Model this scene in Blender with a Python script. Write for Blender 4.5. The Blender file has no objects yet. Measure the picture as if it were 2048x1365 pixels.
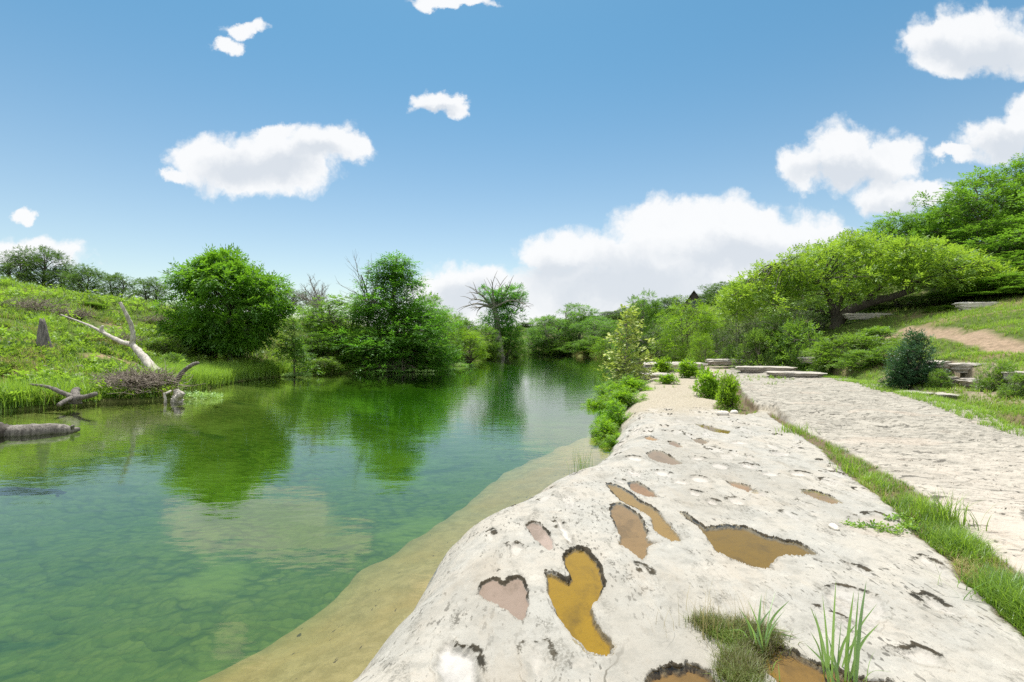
import bpy, math, random
import numpy as np
from mathutils import Vector
R = math.radians
C = bpy.context.scene.collection
scn = bpy.context.scene
rs = np.random.RandomState

# ------------------------------------------------------------------ camera model (2048 px wide reference)
CZ, F, HX, HY = 2.05, 1000.0, 1024.0, 688.0
def P(px, py, z=0.4):
    y = F * (CZ - z) / (py - HY)
    return ((px - HX) / F * y, y)
def PY(px, py, y):
    return np.array([(px - HX) / F * y, y, CZ - (py - HY) / F * y])
def PL(lst, z=0.4):
    return np.array([P(a, b, z) for a, b in lst])

# ------------------------------------------------------------------ numpy noise and distance helpers
def _h(ix, iy, seed):
    n = (ix.astype(np.int64) * 374761393 + iy.astype(np.int64) * 668265263 + seed * 1442695041) & 0xffffffff
    n = ((n ^ (n >> 13)) * 1274126177) & 0xffffffff
    n = (n ^ (n >> 16)) & 0xffffffff
    return n.astype(np.float64) / 4294967295.0
def vnoise(x, y, seed=0):
    ix, iy = np.floor(x), np.floor(y)
    fx, fy = x - ix, y - iy
    fx = fx * fx * fx * (fx * (fx * 6 - 15) + 10); fy = fy * fy * fy * (fy * (fy * 6 - 15) + 10)
    a, b = _h(ix, iy, seed), _h(ix + 1, iy, seed)
    c, d = _h(ix, iy + 1, seed), _h(ix + 1, iy + 1, seed)
    return (a + (b - a) * fx) * (1 - fy) + (c + (d - c) * fx) * fy
def fbm(x, y, seed=0, o=4):
    s, a, t = 0, 1.0, 0
    for i in range(o):
        s = s + a * (vnoise(x, y, seed + i * 17) - .5); t += a
        x, y, a = x * 2.03 + 5.1, y * 2.03 + 3.7, a * .5
    return s / t * 2
def sst(a, b, x):
    t = np.clip((x - a) / (b - a), 0, 1)
    return t * t * (3 - 2 * t)
def dist_line(x, y, pts, closed=False):
    d = np.full(x.shape, 1e9)
    n = len(pts)
    for i in range(n if closed else n - 1):
        ax, ay = pts[i]; bx, by = pts[(i + 1) % n]
        ex, ey = bx - ax, by - ay
        t = np.clip(((x - ax) * ex + (y - ay) * ey) / (ex * ex + ey * ey + 1e-12), 0, 1)
        d = np.minimum(d, (x - ax - t * ex) ** 2 + (y - ay - t * ey) ** 2)
    return np.sqrt(d)
def inside(x, y, pts):
    r = np.zeros(x.shape, bool)
    n = len(pts)
    for i in range(n):
        ax, ay = pts[i]; bx, by = pts[(i + 1) % n]
        if ay == by: continue
        c = ((ay > y) != (by > y)) & (x < (bx - ax) * (y - ay) / (by - ay) + ax)
        r ^= c
    return r
def sdf(x, y, pts):              # negative inside
    return np.where(inside(x, y, pts), -1, 1) * dist_line(x, y, pts, True)

# ------------------------------------------------------------------ mesh helpers
def new_mesh(name, v, f, mats, attrs=None, smooth=False, fmat=None):
    """f: list of (n,k) int arrays"""
    me = bpy.data.meshes.new(name)
    v = np.asarray(v, np.float32)
    f = [np.asarray(a, np.int32) for a in (f if isinstance(f, list) else [f]) if len(a)]
    nl = sum(a.size for a in f); nf = sum(len(a) for a in f)
    me.vertices.add(len(v)); me.vertices.foreach_set('co', v.ravel())
    me.loops.add(nl); me.loops.foreach_set('vertex_index', np.concatenate([a.ravel() for a in f]))
    tot = np.concatenate([np.full(len(a), a.shape[1], np.int32) for a in f])
    st = np.concatenate([[0], np.cumsum(tot)[:-1]]).astype(np.int32)
    me.polygons.add(nf); me.polygons.foreach_set('loop_start', st)
    try: me.polygons.foreach_set('loop_total', tot)
    except Exception: pass
    me.polygons.foreach_set('use_smooth', np.full(nf, smooth, bool))
    for m in (mats if isinstance(mats, (list, tuple)) else [mats]): me.materials.append(m)
    if fmat is not None: me.polygons.foreach_set('material_index', np.asarray(fmat, np.int32))
    for k, a in (attrs or {}).items():
        a = np.asarray(a, np.float32)
        if a.ndim == 1:
            at = me.attributes.new(k, 'FLOAT', 'POINT'); at.data.foreach_set('value', a)
        else:
            if a.shape[1] == 3: a = np.concatenate([a, np.ones((len(a), 1), np.float32)], 1)
            at = me.attributes.new(k, 'FLOAT_COLOR', 'POINT'); at.data.foreach_set('color', a.ravel())
    me.update(calc_edges=True); me.validate()
    return me
def obj(name, me, parent=None, loc=None):
    o = bpy.data.objects.new(name, me); C.objects.link(o)
    if parent is not None: o.parent = parent
    if loc is not None: o.location = loc
    return o
def thing(name, label, cat, loc=(0, 0, 0), group=None, me=None, rz=0, scale=(1, 1, 1)):
    o = bpy.data.objects.new(name, me); C.objects.link(o)
    o.location = loc; o.rotation_euler = (0, 0, rz); o.scale = scale
    o['label'] = label; o['category'] = cat
    if group: o['group'] = group
    return o
def dup(root, loc, rz=0, scale=(1, 1, 1), label=None, group=None):
    r = root.copy(); C.objects.link(r); r.location = loc; r.rotation_euler = (0, 0, rz); r.scale = scale
    if label: r['label'] = label
    if group: r['group'] = group
    for ch in list(root.children):
        c = ch.copy(); C.objects.link(c); c.parent = r
    return r
def struct(name, me, kind='structure'):
    o = obj(name, me); o['kind'] = kind; return o

class MB:
    def __init__(s): s.v, s.q, s.t, s.n, s.a = [], [], [], 0, []
    def add(s, v, q=None, t=None, tint=None):
        v = np.asarray(v, float)
        if q is not None and len(q): s.q.append(np.asarray(q) + s.n)
        if t is not None and len(t): s.t.append(np.asarray(t) + s.n)
        s.v.append(v); s.n += len(v)
        s.a.append(np.full(len(v), .5) if tint is None else np.broadcast_to(tint, (len(v),)))
    def tube(s, pts, rad, k=6, cap=True, wob=0, rng=None, tint=None):
        pts = np.asarray(pts, float); n = len(pts); rad = np.broadcast_to(rad, (n,))
        tg = np.gradient(pts, axis=0); tg /= np.linalg.norm(tg, axis=1)[:, None] + 1e-9
        up = np.array([0, 0, 1.0]) if abs(tg[0][2]) < .9 else np.array([1.0, 0, 0])
        a = np.cross(tg, up); a /= np.linalg.norm(a, axis=1)[:, None] + 1e-9
        b = np.cross(tg, a)
        th = np.linspace(0, 2 * math.pi, k, endpoint=False)
        rr = rad[:, None] * np.ones((1, k))
        if wob: rr = rr * (1 + wob * (rng or rs(1)).uniform(-1, 1, (n, k)))
        v = pts[:, None] + rr[..., None] * (a[:, None] * np.cos(th)[None, :, None] + b[:, None] * np.sin(th)[None, :, None])
        v = v.reshape(-1, 3)
        i = np.arange(n - 1)[:, None] * k; j = np.arange(k)[None]; j2 = (j + 1) % k
        q = np.stack([i + j, i + j2, i + k + j2, i + k + j], -1).reshape(-1, 4)
        t = []
        if cap:
            v = np.concatenate([v, pts[:1], pts[-1:]])
            m = n * k; e = (n - 1) * k
            t = [(m, (u + 1) % k, u) for u in range(k)] + [(m + 1, e + u, e + (u + 1) % k) for u in range(k)]
        s.add(v, q, t, tint)
    def mesh(s, name, mat, smooth=True):
        f = []
        if s.q: f.append(np.concatenate(s.q))
        if s.t: f.append(np.concatenate(s.t))
        return new_mesh(name, np.concatenate(s.v), f, mat, {'tint': np.concatenate(s.a)}, smooth)

def curve(pts, n=10):
    """Catmull-Rom through pts"""
    p = np.asarray(pts, float)
    p = np.concatenate([2 * p[:1] - p[1:2], p, 2 * p[-1:] - p[-2:-1]])
    out = []
    for i in range(1, len(p) - 2):
        for t in np.linspace(0, 1, n, endpoint=False):
            a, b, c, d = p[i - 1], p[i], p[i + 1], p[i + 2]
            out.append(.5 * ((2 * b) + (c - a) * t + (2 * a - 5 * b + 4 * c - d) * t * t + (3 * b - a - 3 * c + d) * t ** 3))
    out.append(p[-2])
    return np.array(out)

# ------------------------------------------------------------------ materials
class NT:
    def __init__(s, name):
        s.m = bpy.data.materials.new(name); s.m.use_nodes = True
        s.t = s.m.node_tree; s.t.nodes.clear()
        s.out = s.t.nodes.new('ShaderNodeOutputMaterial')
    def n(s, typ, **kw):
        return mknode(s.t, typ, **kw)
    def l(s, a, b): s.t.links.new(a, b)
def mknode(tree, typ, ins=None, **kw):
    n = tree.nodes.new('ShaderNode' + typ)
    for k, v in kw.items(): setattr(n, k, v)
    for k, v in (ins or {}).items():
        if hasattr(v, 'is_output'): tree.links.new(v, n.inputs[k])
        else: n.inputs[k].default_value = v
    return n
def col(c): return (c[0], c[1], c[2], 1.0)
def mixc(N, fac, a, b, blend='MIX'):
    m = N.n('Mix', data_type='RGBA', blend_type=blend)
    for i, v in ((0, fac), (6, a), (7, b)):
        if hasattr(v, 'is_output'): N.l(v, m.inputs[i])
        else: m.inputs[i].default_value = v if i == 0 else col(v)
    return m.outputs[2]
def math_(N, op, a, b=0.0, c=None, clamp=False):
    m = N.n('Math', operation=op); m.use_clamp = clamp
    for i, v in enumerate((a, b) if c is None else (a, b, c)):
        if hasattr(v, 'is_output'): N.l(v, m.inputs[i])
        else: m.inputs[i].default_value = v
    return m.outputs[0]
def ramp(N, x, lo, hi):
    m = N.n('MapRange', interpolation_type='SMOOTHSTEP')
    N.l(x, m.inputs[0]); m.inputs[1].default_value = lo; m.inputs[2].default_value = hi
    return m.outputs[0]
def noise(N, vec, scale, detail=4, rough=.55):
    n = N.n('TexNoise', ins={'Vector': vec, 'Scale': scale, 'Detail': detail, 'Roughness': rough})
    return n.outputs[0]
def stretch(N, vec, sc, rz=0):
    m = N.n('Mapping', ins={'Vector': vec}); m.inputs['Scale'].default_value = sc; m.inputs['Rotation'].default_value = (0, 0, rz)
    return m.outputs[0]
def attr(N, name): return N.n('Attribute', attribute_name=name)

LEAF_D, LEAF_L, LEAF_T = 1.8, 1.75, 1.7
def leaf_mat(name, dark, light, tr, gloss=.05, tfac=.38):
    N = NT(name)
    dark, light, tr = [x * LEAF_D for x in dark], [x * LEAF_L for x in light], [min(x * LEAF_T, .75) for x in tr]
    t = attr(N, 'tint').outputs['Fac']
    c = mixc(N, t, dark, light)
    r = N.n('ObjectInfo').outputs['Random']
    hs = N.n('HueSaturation', ins={'Color': c, 'Saturation': 1.0, 'Hue': .5})
    N.l(math_(N, 'MULTIPLY_ADD', r, .3, .85), hs.inputs['Value'])
    N.l(math_(N, 'MULTIPLY_ADD', r, .02, .49), hs.inputs['Hue'])
    tfac += .08; gloss *= .5
    d = N.n('BsdfDiffuse', ins={'Color': hs.outputs[0]})
    tc = mixc(N, t, [x * .7 for x in tr], tr)
    tb = N.n('BsdfTranslucent', ins={'Color': tc})
    m = N.n('MixShader', ins={0: tfac, 1: d.outputs[0], 2: tb.outputs[0]})
    g = N.n('BsdfGlossy', ins={'Color': (.9, .95, 1, 1), 'Roughness': .42})
    m2 = N.n('MixShader', ins={0: gloss, 1: m.outputs[0], 2: g.outputs[0]})
    N.l(m2.outputs[0], N.out.inputs[0])
    return N.m
def bark_mat(name, a, b, scale=9, bump=.3):
    N = NT(name)
    tc = N.n('TexCoord').outputs['Object']
    v = stretch(N, tc, (1, 1, .22))
    n1 = noise(N, v, scale * 1.6, 6, .65)
    n2 = noise(N, tc, scale * .25, 3)
    c = mixc(N, ramp(N, n1, .35, .65), a, b)
    c = mixc(N, math_(N, 'MULTIPLY', ramp(N, n2, .4, .7), .5), c, [x * .6 for x in a])
    cr = noise(N, stretch(N, tc, (1, 1, .12)), scale * 4, 3, .7)
    c = mixc(N, math_(N, 'MULTIPLY', ramp(N, cr, .55, .66), .75), c, [x * .35 for x in a])
    bp = N.n('Bump', ins={'Height': math_(N, 'ADD', n1, math_(N, 'MULTIPLY', cr, -.6)), 'Strength': min(1, bump * 1.8), 'Distance': .04})
    p = N.n('BsdfPrincipled', ins={'Base Color': c, 'Roughness': .85, 'Normal': bp.outputs[0]})
    N.l(p.outputs[0], N.out.inputs[0])
    return N.m

M = {}
M['walnut'] = leaf_mat('walnut_leaf', (.035, .085, .010), (.080, .165, .018), (.14, .30, .015), .06)
M['cypress'] = leaf_mat('cypress_leaf', (.032, .100, .014), (.078, .178, .026), (.12, .31, .02), .04)
M['oak'] = leaf_mat('oak_leaf', (.030, .066, .016), (.070, .120, .032), (.10, .18, .025), .06, .32)
M['broad'] = leaf_mat('broad_leaf', (.036, .088, .013), (.092, .160, .028), (.14, .28, .02), .05)
M['lime'] = leaf_mat('lime_leaf', (.060, .120, .010), (.130, .215, .018), (.21, .36, .015), .04, .42)
M['olive'] = leaf_mat('olive_leaf', (.040, .070, .022), (.085, .120, .042), (.10, .17, .03), .05, .3)
M['spread'] = leaf_mat('spreading_leaf', (.045, .105, .022), (.095, .175, .040), (.14, .28, .03), .04)
M['lean'] = leaf_mat('pecan_leaf', (.062, .110, .014), (.135, .200, .026), (.22, .34, .025), .05, .42)
M['shrub'] = leaf_mat('shrub_leaf', (.045, .085, .015), (.105, .165, .03), (.15, .27, .02), .05)
M['darkshrub'] = leaf_mat('juniper_leaf', (.016, .045, .018), (.04, .085, .032), (.05, .11, .03), .06, .22)
M['sycamore'] = leaf_mat('sycamore_leaf', (.09, .14, .025), (.34, .36, .11), (.28, .36, .05), .06, .35)
M['fern'] = leaf_mat('fern_bush_leaf', (.065, .14, .010), (.130, .235, .018), (.22, .40, .015), .05, .42)
M['grass'] = leaf_mat('grass_blade', (.042, .09, .014), (.160, .245, .035), (.22, .35, .03), .05, .4)
M['drygrass'] = leaf_mat('dry_grass_blade', (.16, .13, .06), (.30, .25, .12), (.30, .25, .10), .03, .35)
M['weed'] = leaf_mat('weed_leaf', (.030, .070, .012), (.150, .245, .03), (.22, .36, .03), .05, .4)
M['reed'] = leaf_mat('reed_blade', (.075, .135, .045), (.15, .23, .075), (.20, .32, .06), .10, .35)
M['mat'] = leaf_mat('mossy_turf', (.070, .055, .025), (.115, .175, .035), (.16, .23, .03), .04, .3)
M['water_plant'] = leaf_mat('water_plant_leaf', (.12, .20, .06), (.28, .36, .14), (.25, .38, .08), .05, .3)
M['bark'] = bark_mat('bark_brown', (.10, .080, .062), (.20, .17, .14))
M['darkbark'] = bark_mat('bark_dark', (.045, .036, .028), (.10, .085, .07))
M['greybark'] = bark_mat('bark_grey', (.22, .20, .175), (.36, .335, .30))
M['bleached'] = bark_mat('bleached_wood', (.34, .31, .27), (.58, .545, .48), 7, .4)
M['drift'] = bark_mat('driftwood', (.115, .102, .088), (.27, .245, .215), 8, .5)
M['darkdrift'] = bark_mat('dark_weathered_wood', (.085, .078, .068), (.20, .185, .165), 8, .5)
M['twig'] = bark_mat('dry_twig', (.19, .155, .12), (.34, .29, .235))

# ------------------------------------------------------------------ ground plan
ledge_px = [(715, 1365), (760, 1308), (820, 1228), (868, 1150), (890, 1105), (920, 1075), (965, 1052), (1010, 1035), (1050, 1013), (1080, 990),
            (1110, 975), (1165, 958), (1200, 930), (1225, 900), (1240, 870), (1244, 840), (1252, 805), (1280, 775)]
CONT = np.concatenate([[(-4.4, -3), (-2.1, 1.2)], PL(ledge_px, 0.0), [(8.4, 30), (10.4, 38), (12.5, 48)]])
EDGE = np.array([(8.8, -3), (9.2, 4), (10.5, 10.2), (12.2, 14.4), (14.1, 19.4), (18.3, 29.8), (21, 42), (22, 48)])
LEDGE = np.concatenate([CONT, EDGE[::-1]])
SHELF_L = np.concatenate([[(-5.2, -3), (-3.6, 1)], PL([(360, 1365), (500, 1290), (640, 1200), (740, 1140), (840, 1078), (920, 1010), (1000, 950), (1080, 915), (1170, 880), (1205, 855)], -0.45),
                          [(4.0, 18), (6.6, 25), (9, 31), (11, 38), (13, 48)]])
SHELF = np.concatenate([SHELF_L, [(40, 48), (40, -3)]])
UPL = np.concatenate([[(2.6, -3), (2.95, .8), (3.25, 2.4)], PL([(2048, 1150), (2000, 1110), (1930, 1050), (1850, 985), (1740, 920), (1650, 880), (1545, 822)], .42),
                      [(6.12, 12.6), (6.6, 14.2), (7.6, 16.7), (9.65, 21.6), (12.3, 29), (20, 44)]])
UPPER = np.concatenate([UPL, [(40, 46), (40, -3)]])
STRIP_L = np.concatenate([[(2.2, -3), (2.45, .8)], PL([(2048, 1275), (2000, 1230), (1920, 1160), (1900, 1120), (1830, 1070), (1790, 1020), (1700, 950), (1640, 900), (1560, 845), (1533, 826)], .4)])
STRIP = np.concatenate([STRIP_L, UPL[1:10][::-1], UPL[:1]])
PATCH = PL([(1395, 792), (1410, 770), (1440, 755), (1465, 748), (1478, 775), (1490, 795), (1520, 822), (1490, 827), (1455, 823), (1422, 815), (1438, 800)], .42)
# shoreline of the far bank and the river
SHORE = np.array([(-90, -6), (-45, 4.5), (-25, 11), (-18.5, 14.2), (-15.3, 15.0), (-13.9, 17.3), (-12.4, 18.3), (-13.6, 21), (-14.2, 23.6), (-14.9, 27), (-14.8, 30.6), (-14, 33), (-10.4, 36),
                  (-8.3, 43), (-7.5, 49), (-4.5, 60), (-1.2, 75), (1.2, 86), (-2, 100), (-14, 120)])
RSHORE = np.array([(12.5, 47), (13.4, 60), (13.6, 74), (10.5, 86), (9, 100), (2, 124)])
RIVER = np.concatenate([SHORE, RSHORE[::-1], CONT[::-1], [(-90, -30)]])

ctrl = [  # x, y, z of the land
    (-90, -4, .4), (-45, 6, .5), (-25, 12, .35), (-15.6, 15.6, .22), (-14, 18.2, .25), (-12.6, 19.2, .2), (-14.6, 23.8, .22), (-15.4, 28, .22), (-15.2, 31, .25), (-13.6, 34.6, .25), (-10.2, 37, .25),
    (-8.8, 45, .3), (-5.4, 61, .3), (-2, 76, .3), (.8, 87, .3),
    (-18.8, 20, 1.45), (-15.7, 22, .75), (-24.6, 24, 3.1), (-29, 28, 4.7), (-34.8, 34, 6.1), (-30.6, 38, 4.6), (-28, 42, 4.2), (-22, 30, 2.9), (-24, 35, 4.2), (-19.5, 34, 2.3), (-19.7, 50, 4.4), (-16, 44, 2.6), (-13, 40, 1.2),
    (-24, 50, 4.3), (-40, 24, 5.6), (-36, 16, 3.2), (-60, 50, 6.5), (-40, 70, 5.0), (-25, 75, 4.5), (-14, 62, 3.2), (-10, 80, 3), (-6, 100, 3), (-80, 20, 6.5),
    (10.6, 10.4, .55), (12.3, 14.5, .55), (14.2, 19.6, .55), (18.5, 30, .6), (21.2, 42, .8), (9.4, 4, .6), (9, -2, .6), (14, 44, .55), (17, 46, .75), (13.8, 55, .4), (14.2, 74, .4), (11, 87, .4),
    (14.6, 16.2, 1.75), (14.2, 13.4, 1.5), (13.4, 8, 1.35), (12.8, 2, 1.3), (16.4, 16, 1.72), (18, 19.5, 1.98), (20, 23, 2.35), (21.8, 27, 2.85), (17, 22.4, 1.5), (24.6, 24, 3.55), (26, 30, 3.7), (20, 12, 2.3), (20, 5, 2.4),
    (23, 36, 3.3), (20.5, 33, 1.7), (29, 42, 4.9), (31, 36, 4.9), (36, 45, 7.6), (46, 45, 11), (30, 52, 5.6), (24, 60, 3.8), (18, 60, 1.6), (33, 85, 6.2), (25, 90, 4.2), (17, 98, 1.4), (50, 100, 13), (60, 60, 15), (80, 40, 18), (36, 26, 6), (34, 15, 5.2), (30, 0, 5),
    (26, 50, 3.6), (40, 60, 8.5), (20, 75, 2.4), (10, 110, 1.4), (30, 120, 6),
    (100, 160, 22), (30, 170, 8), (0, 160, 3.5), (-40, 160, 6), (-100, 110, 8), (0, 260, 9), (90, 280, 22), (-120, 260, 8), (0, 700, 10), (500, 700, 30), (-500, 700, 10), (900, 100, 35), (-900, 100, 10),
    (0, 2200, 10), (2200, 1600, 20), (-2200, 1600, 8), (0, -60, 3), (200, -60, 12), (-200, -60, 6)]
ctrl = np.array(ctrl, float)
def _phi(r2): return np.sqrt(r2 + 9.0)
_d2 = ((ctrl[:, None, :2] - ctrl[None, :, :2]) ** 2).sum(-1)
_w = np.linalg.solve(_phi(_d2) - 1e-6 * np.eye(len(ctrl)), ctrl[:, 2])
def land(x, y):
    s = np.zeros(np.shape(x))
    for (cx, cy, _), w in zip(ctrl, _w): s = s + w * _phi((x - cx) ** 2 + (y - cy) ** 2)
    return s
WALL_LINE = np.array([(15.2, 18.6), (14.2, 16.7), (13.6, 14.9), (13.2, 13), (12.9, 10), (12.6, 5)])
PATH = np.array([(22.5, 30), (21.8, 27), (20.4, 23.4), (18.6, 19.9), (17, 16.6), (16, 13), (15.5, 8), (15, 2)])
def terrain(x, y):
    x = np.asarray(x, float); y = np.asarray(y, float)
    z = land(x, y)
    n1 = fbm(x * .25, y * .25, 3, 4); n2 = fbm(x * 1.1, y * 1.1, 9, 3)
    amp = np.clip((z - .3) * .35, 0, .45)
    z = np.maximum(z + n1 * amp + n2 * np.clip(amp, .02, .12) * .5, .1 + .05 * n2)
    # stone step of the right bank
    zb = sst(1.6, .15, dist_line(x, y, WALL_LINE))
    ins = inside(x, y, np.concatenate([WALL_LINE, [(9, 4), (10, 10.2), (12, 14.4), (13.5, 18.6)]]))
    z = np.where(ins, np.minimum(z, .62 + .12 * n2 + .1 * zb), z)
    # path slightly sunk
    z = z - .07 * sst(.75, .3, dist_line(x, y, PATH))
    # river bed
    inr = inside(x, y, RIVER)
    dS = dist_line(x, y, SHORE); dR = dist_line(x, y, RSHORE)
    sh = sdf(x + .12 * n2, y + .16 * fbm(x * .9, y * .9, 77, 4), SHELF)
    deep = -np.minimum(1.6 + .3 * n1, .05 + .19 * dS)
    deep = np.maximum(deep, -(.05 + .35 * dR))
    shelf = -.40 + .26 * sst(0, 1.6, -sh) + .035 * n2
    bed = deep + (shelf - deep) * sst(.34, -.10, sh)
    z = np.where(inr, bed, z)
    # ground under the ledge stays low and comes up at its right and far edges
    sl = -sdf(x, y, LEDGE)
    low = np.where(sl > -.02, sst(.05, .6, dist_line(x, y, EDGE)), 0) * sst(46, 43.5, y)
    z = z * (1 - low) + low * (-.7)
    return z

# ------------------------------------------------------------------ potholes in the ledge
hole = []      # (pts, depth, wall, colour, wet, label)
def H_(px, depth, wall, colr, wet=None, rim=1.0, z=.40):
    if depth > .05: depth, wall = depth * .40, wall * .5
    hole.append((PL(px, z), depth, wall, colr, wet, rim))
GOLD, OLIVE, TAN, PINK, GREYB, SAND, WHITE = (.36, .25, .018), (.24, .165, .022), (.33, .24, .14), (.27, .21, .17), (.26, .20, .16), (.44, .34, .25), (.68, .66, .63)
H_([(1130, 1100), (1150, 1092), (1175, 1097), (1195, 1118), (1208, 1150), (1212, 1165), (1200, 1188), (1188, 1205), (1195, 1240), (1212, 1260), (1228, 1275), (1232, 1290), (1222, 1302), (1205, 1305), (1180, 1298), (1150, 1275), (1125, 1248), (1105, 1215), (1093, 1185), (1089, 1160), (1092, 1140), (1105, 1140), (1125, 1150), (1138, 1157), (1138, 1145), (1127, 1125), (1126, 1110)],
   .13, .05, GOLD, 'golden puddle filling the large kidney-shaped pothole beside the heart-shaped one')
H_([(950, 1180), (962, 1160), (985, 1152), (1000, 1155), (1008, 1163), (1020, 1152), (1035, 1150), (1050, 1158), (1058, 1180), (1062, 1205), (1055, 1225), (1045, 1240), (1033, 1237), (1015, 1220), (995, 1210), (970, 1200)], .075, .035, PINK, None, .95)
H_([(1050, 1050), (1062, 1043), (1080, 1045), (1100, 1065), (1110, 1090), (1105, 1103), (1090, 1100), (1068, 1082)], .07, .04, (.36, .29, .25), None, 1.0)
H_([(1105, 1035), (1125, 1040), (1145, 1065), (1152, 1085), (1138, 1088), (1118, 1070)], .035, .05, WHITE, None, .7)
H_([(1015, 1085), (1035, 1082), (1052, 1095), (1048, 1112), (1030, 1114), (1015, 1102)], .03, .05, (.55, .52, .47), None, .75)
H_([(985, 1135), (998, 1133), (1004, 1142), (994, 1147), (985, 1143)], .02, .03, WHITE, None, .6)
H_([(1222, 1008), (1240, 1003), (1262, 1015), (1285, 1035), (1295, 1060), (1298, 1080), (1325, 1082), (1310, 1090), (1297, 1098), (1295, 1115), (1285, 1122), (1262, 1105), (1232, 1088), (1236, 1070), (1225, 1040), (1218, 1025)],
   .09, .05, TAN, 'tan muddy puddle in the broad pothole between the golden and the big olive ones')
H_([(1210, 964), (1232, 966), (1262, 982), (1285, 1002), (1310, 1015), (1340, 1045), (1362, 1075), (1362, 1085), (1345, 1083), (1315, 1070), (1303, 1055), (1300, 1035), (1275, 1018), (1240, 1000), (1222, 982)],
   .09, .05, (.36, .26, .10), 'long thin brown puddle curving behind the tan muddy one')
H_([(1255, 963), (1275, 960), (1300, 975), (1323, 995), (1310, 995), (1280, 988), (1260, 978)], .08, .05, (.37, .24, .145), 'small reddish puddle just behind the long thin one')
H_([(1357, 1022), (1375, 1025), (1400, 1045), (1412, 1055), (1450, 1048), (1490, 1052), (1530, 1070), (1555, 1075), (1570, 1080), (1600, 1085), (1640, 1110), (1600, 1113), (1565, 1115), (1545, 1135), (1560, 1146), (1520, 1140), (1470, 1125), (1430, 1105), (1415, 1085), (1408, 1070), (1390, 1050)],
   .11, .06, OLIVE, 'big olive brown puddle with a pointed tail, widest on the ledge')
H_([(1292, 905), (1305, 897), (1325, 900), (1345, 912), (1368, 925), (1345, 928), (1315, 922), (1300, 915)], .08, .06, GREYB, 'grey puddle with a hooked end in the middle of the ledge')
H_([(1285, 870), (1300, 869), (1320, 877), (1310, 880), (1292, 877)], .07, .06, (.3, .2, .11), 'tiny brown puddle nearest the ledge rim and the overhanging bush')
H_([(1335, 880), (1350, 880), (1368, 892), (1352, 892), (1338, 887)], .07, .06, (.3, .2, .13), 'small brown puddle directly behind the grey hooked puddle')
H_([(1382, 876), (1400, 875), (1420, 884), (1405, 887), (1388, 882)], .07, .06, (.28, .2, .10), 'small dark puddle right of the two tiny brown ones')
H_([(1387, 847), (1410, 850), (1435, 857), (1465, 862), (1458, 868), (1430, 864), (1405, 856)], .08, .07, (.26, .18, .07), 'narrow dark puddle farthest back on the pitted rock')
H_([(1320, 848), (1335, 849), (1342, 856), (1325, 855)], .06, .06, (.3, .24, .17), None)
H_([(1452, 961), (1475, 963), (1500, 970), (1513, 980), (1495, 982), (1465, 972)], .08, .06, (.36, .24, .15), 'narrow brown puddle behind the big olive one')
H_([(1600, 976), (1625, 978), (1660, 988), (1692, 1005), (1660, 1006), (1625, 994), (1605, 984)], .09, .06, (.33, .24, .15), 'slim brown puddle near the grass filled crack')
H_([(1655, 1030), (1690, 1035), (1750, 1020), (1800, 1040), (1835, 1075), (1780, 1082), (1720, 1072), (1680, 1055)], .06, .16, SAND, None, .9)
H_([(1285, 1420), (1287, 1360), (1292, 1340), (1300, 1328), (1330, 1325), (1345, 1318), (1360, 1326), (1372, 1318), (1395, 1322), (1420, 1335), (1440, 1365), (1440, 1420)], .13, .05, (.25, .17, .075), 'rusty brown puddle at the front edge left of the reeds', .8)
H_([(1500, 1296), (1550, 1286), (1590, 1298), (1625, 1318), (1700, 1345), (1790, 1362), (1800, 1420), (1600, 1420), (1530, 1345)], .11, .05, (.27, .18, .06), 'rusty orange puddle under the tall green reeds', .75)
H_([(865, 1290), (880, 1270), (905, 1262), (925, 1285), (950, 1290), (965, 1310), (972, 1365), (965, 1420), (885, 1420), (860, 1330)], .045, .07, (.66, .65, .64), None, 1.0)
H_([(1040, 1285), (1060, 1275), (1095, 1275), (1110, 1300), (1112, 1350), (1090, 1390), (1055, 1385), (1038, 1330)], .035, .12, (.56, .53, .48), None, .6)
H_([(1275, 1125), (1290, 1130), (1315, 1158), (1318, 1172), (1300, 1170), (1282, 1150)], .03, .08, (.60, .57, .53), None, .8)
for cx, cy, rx, ry in [(1270, 915, 20, 7), (1268, 945, 20, 8), (1325, 945, 24, 8), (1362, 962, 22, 7), (1400, 957, 26, 8), (1440, 930, 24, 7), (1475, 1002, 24, 10), (1425, 1003, 20, 9), (1520, 985, 22, 8), (1395, 915, 22, 5), (1560, 905, 26, 5), (1480, 885, 24, 4), (1540, 945, 24, 6), (1600, 945, 28, 6), (1240, 960, 16, 6), (1390, 985, 20, 8), (1500, 930, 24, 6)]:
    a = np.linspace(0, 2 * math.pi, 9)[:-1]
    H_([(cx + rx * math.cos(t) + .55 * ry * math.sin(t), cy + ry * math.sin(t) + .3 * ry * math.cos(t)) for t in a], .03, .07, (.64, .60, .56), None, .8)
for pts in ([(1640, 1190), (1665, 1168), (1720, 1180), (1775, 1205), (1785, 1230), (1760, 1270), (1700, 1245), (1650, 1225)], [(1830, 1195), (1850, 1188), (1910, 1220), (1945, 1238), (1920, 1243), (1860, 1225)], [(1760, 1300), (1830, 1290), (1880, 1310), (1910, 1345), (1840, 1335)],
            [(1620, 1215), (1650, 1215), (1710, 1245), (1755, 1262), (1730, 1268), (1670, 1245)]):
    H_(pts, .025, .06, (.60, .56, .52), None, .8)
rng = rs(5)
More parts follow.
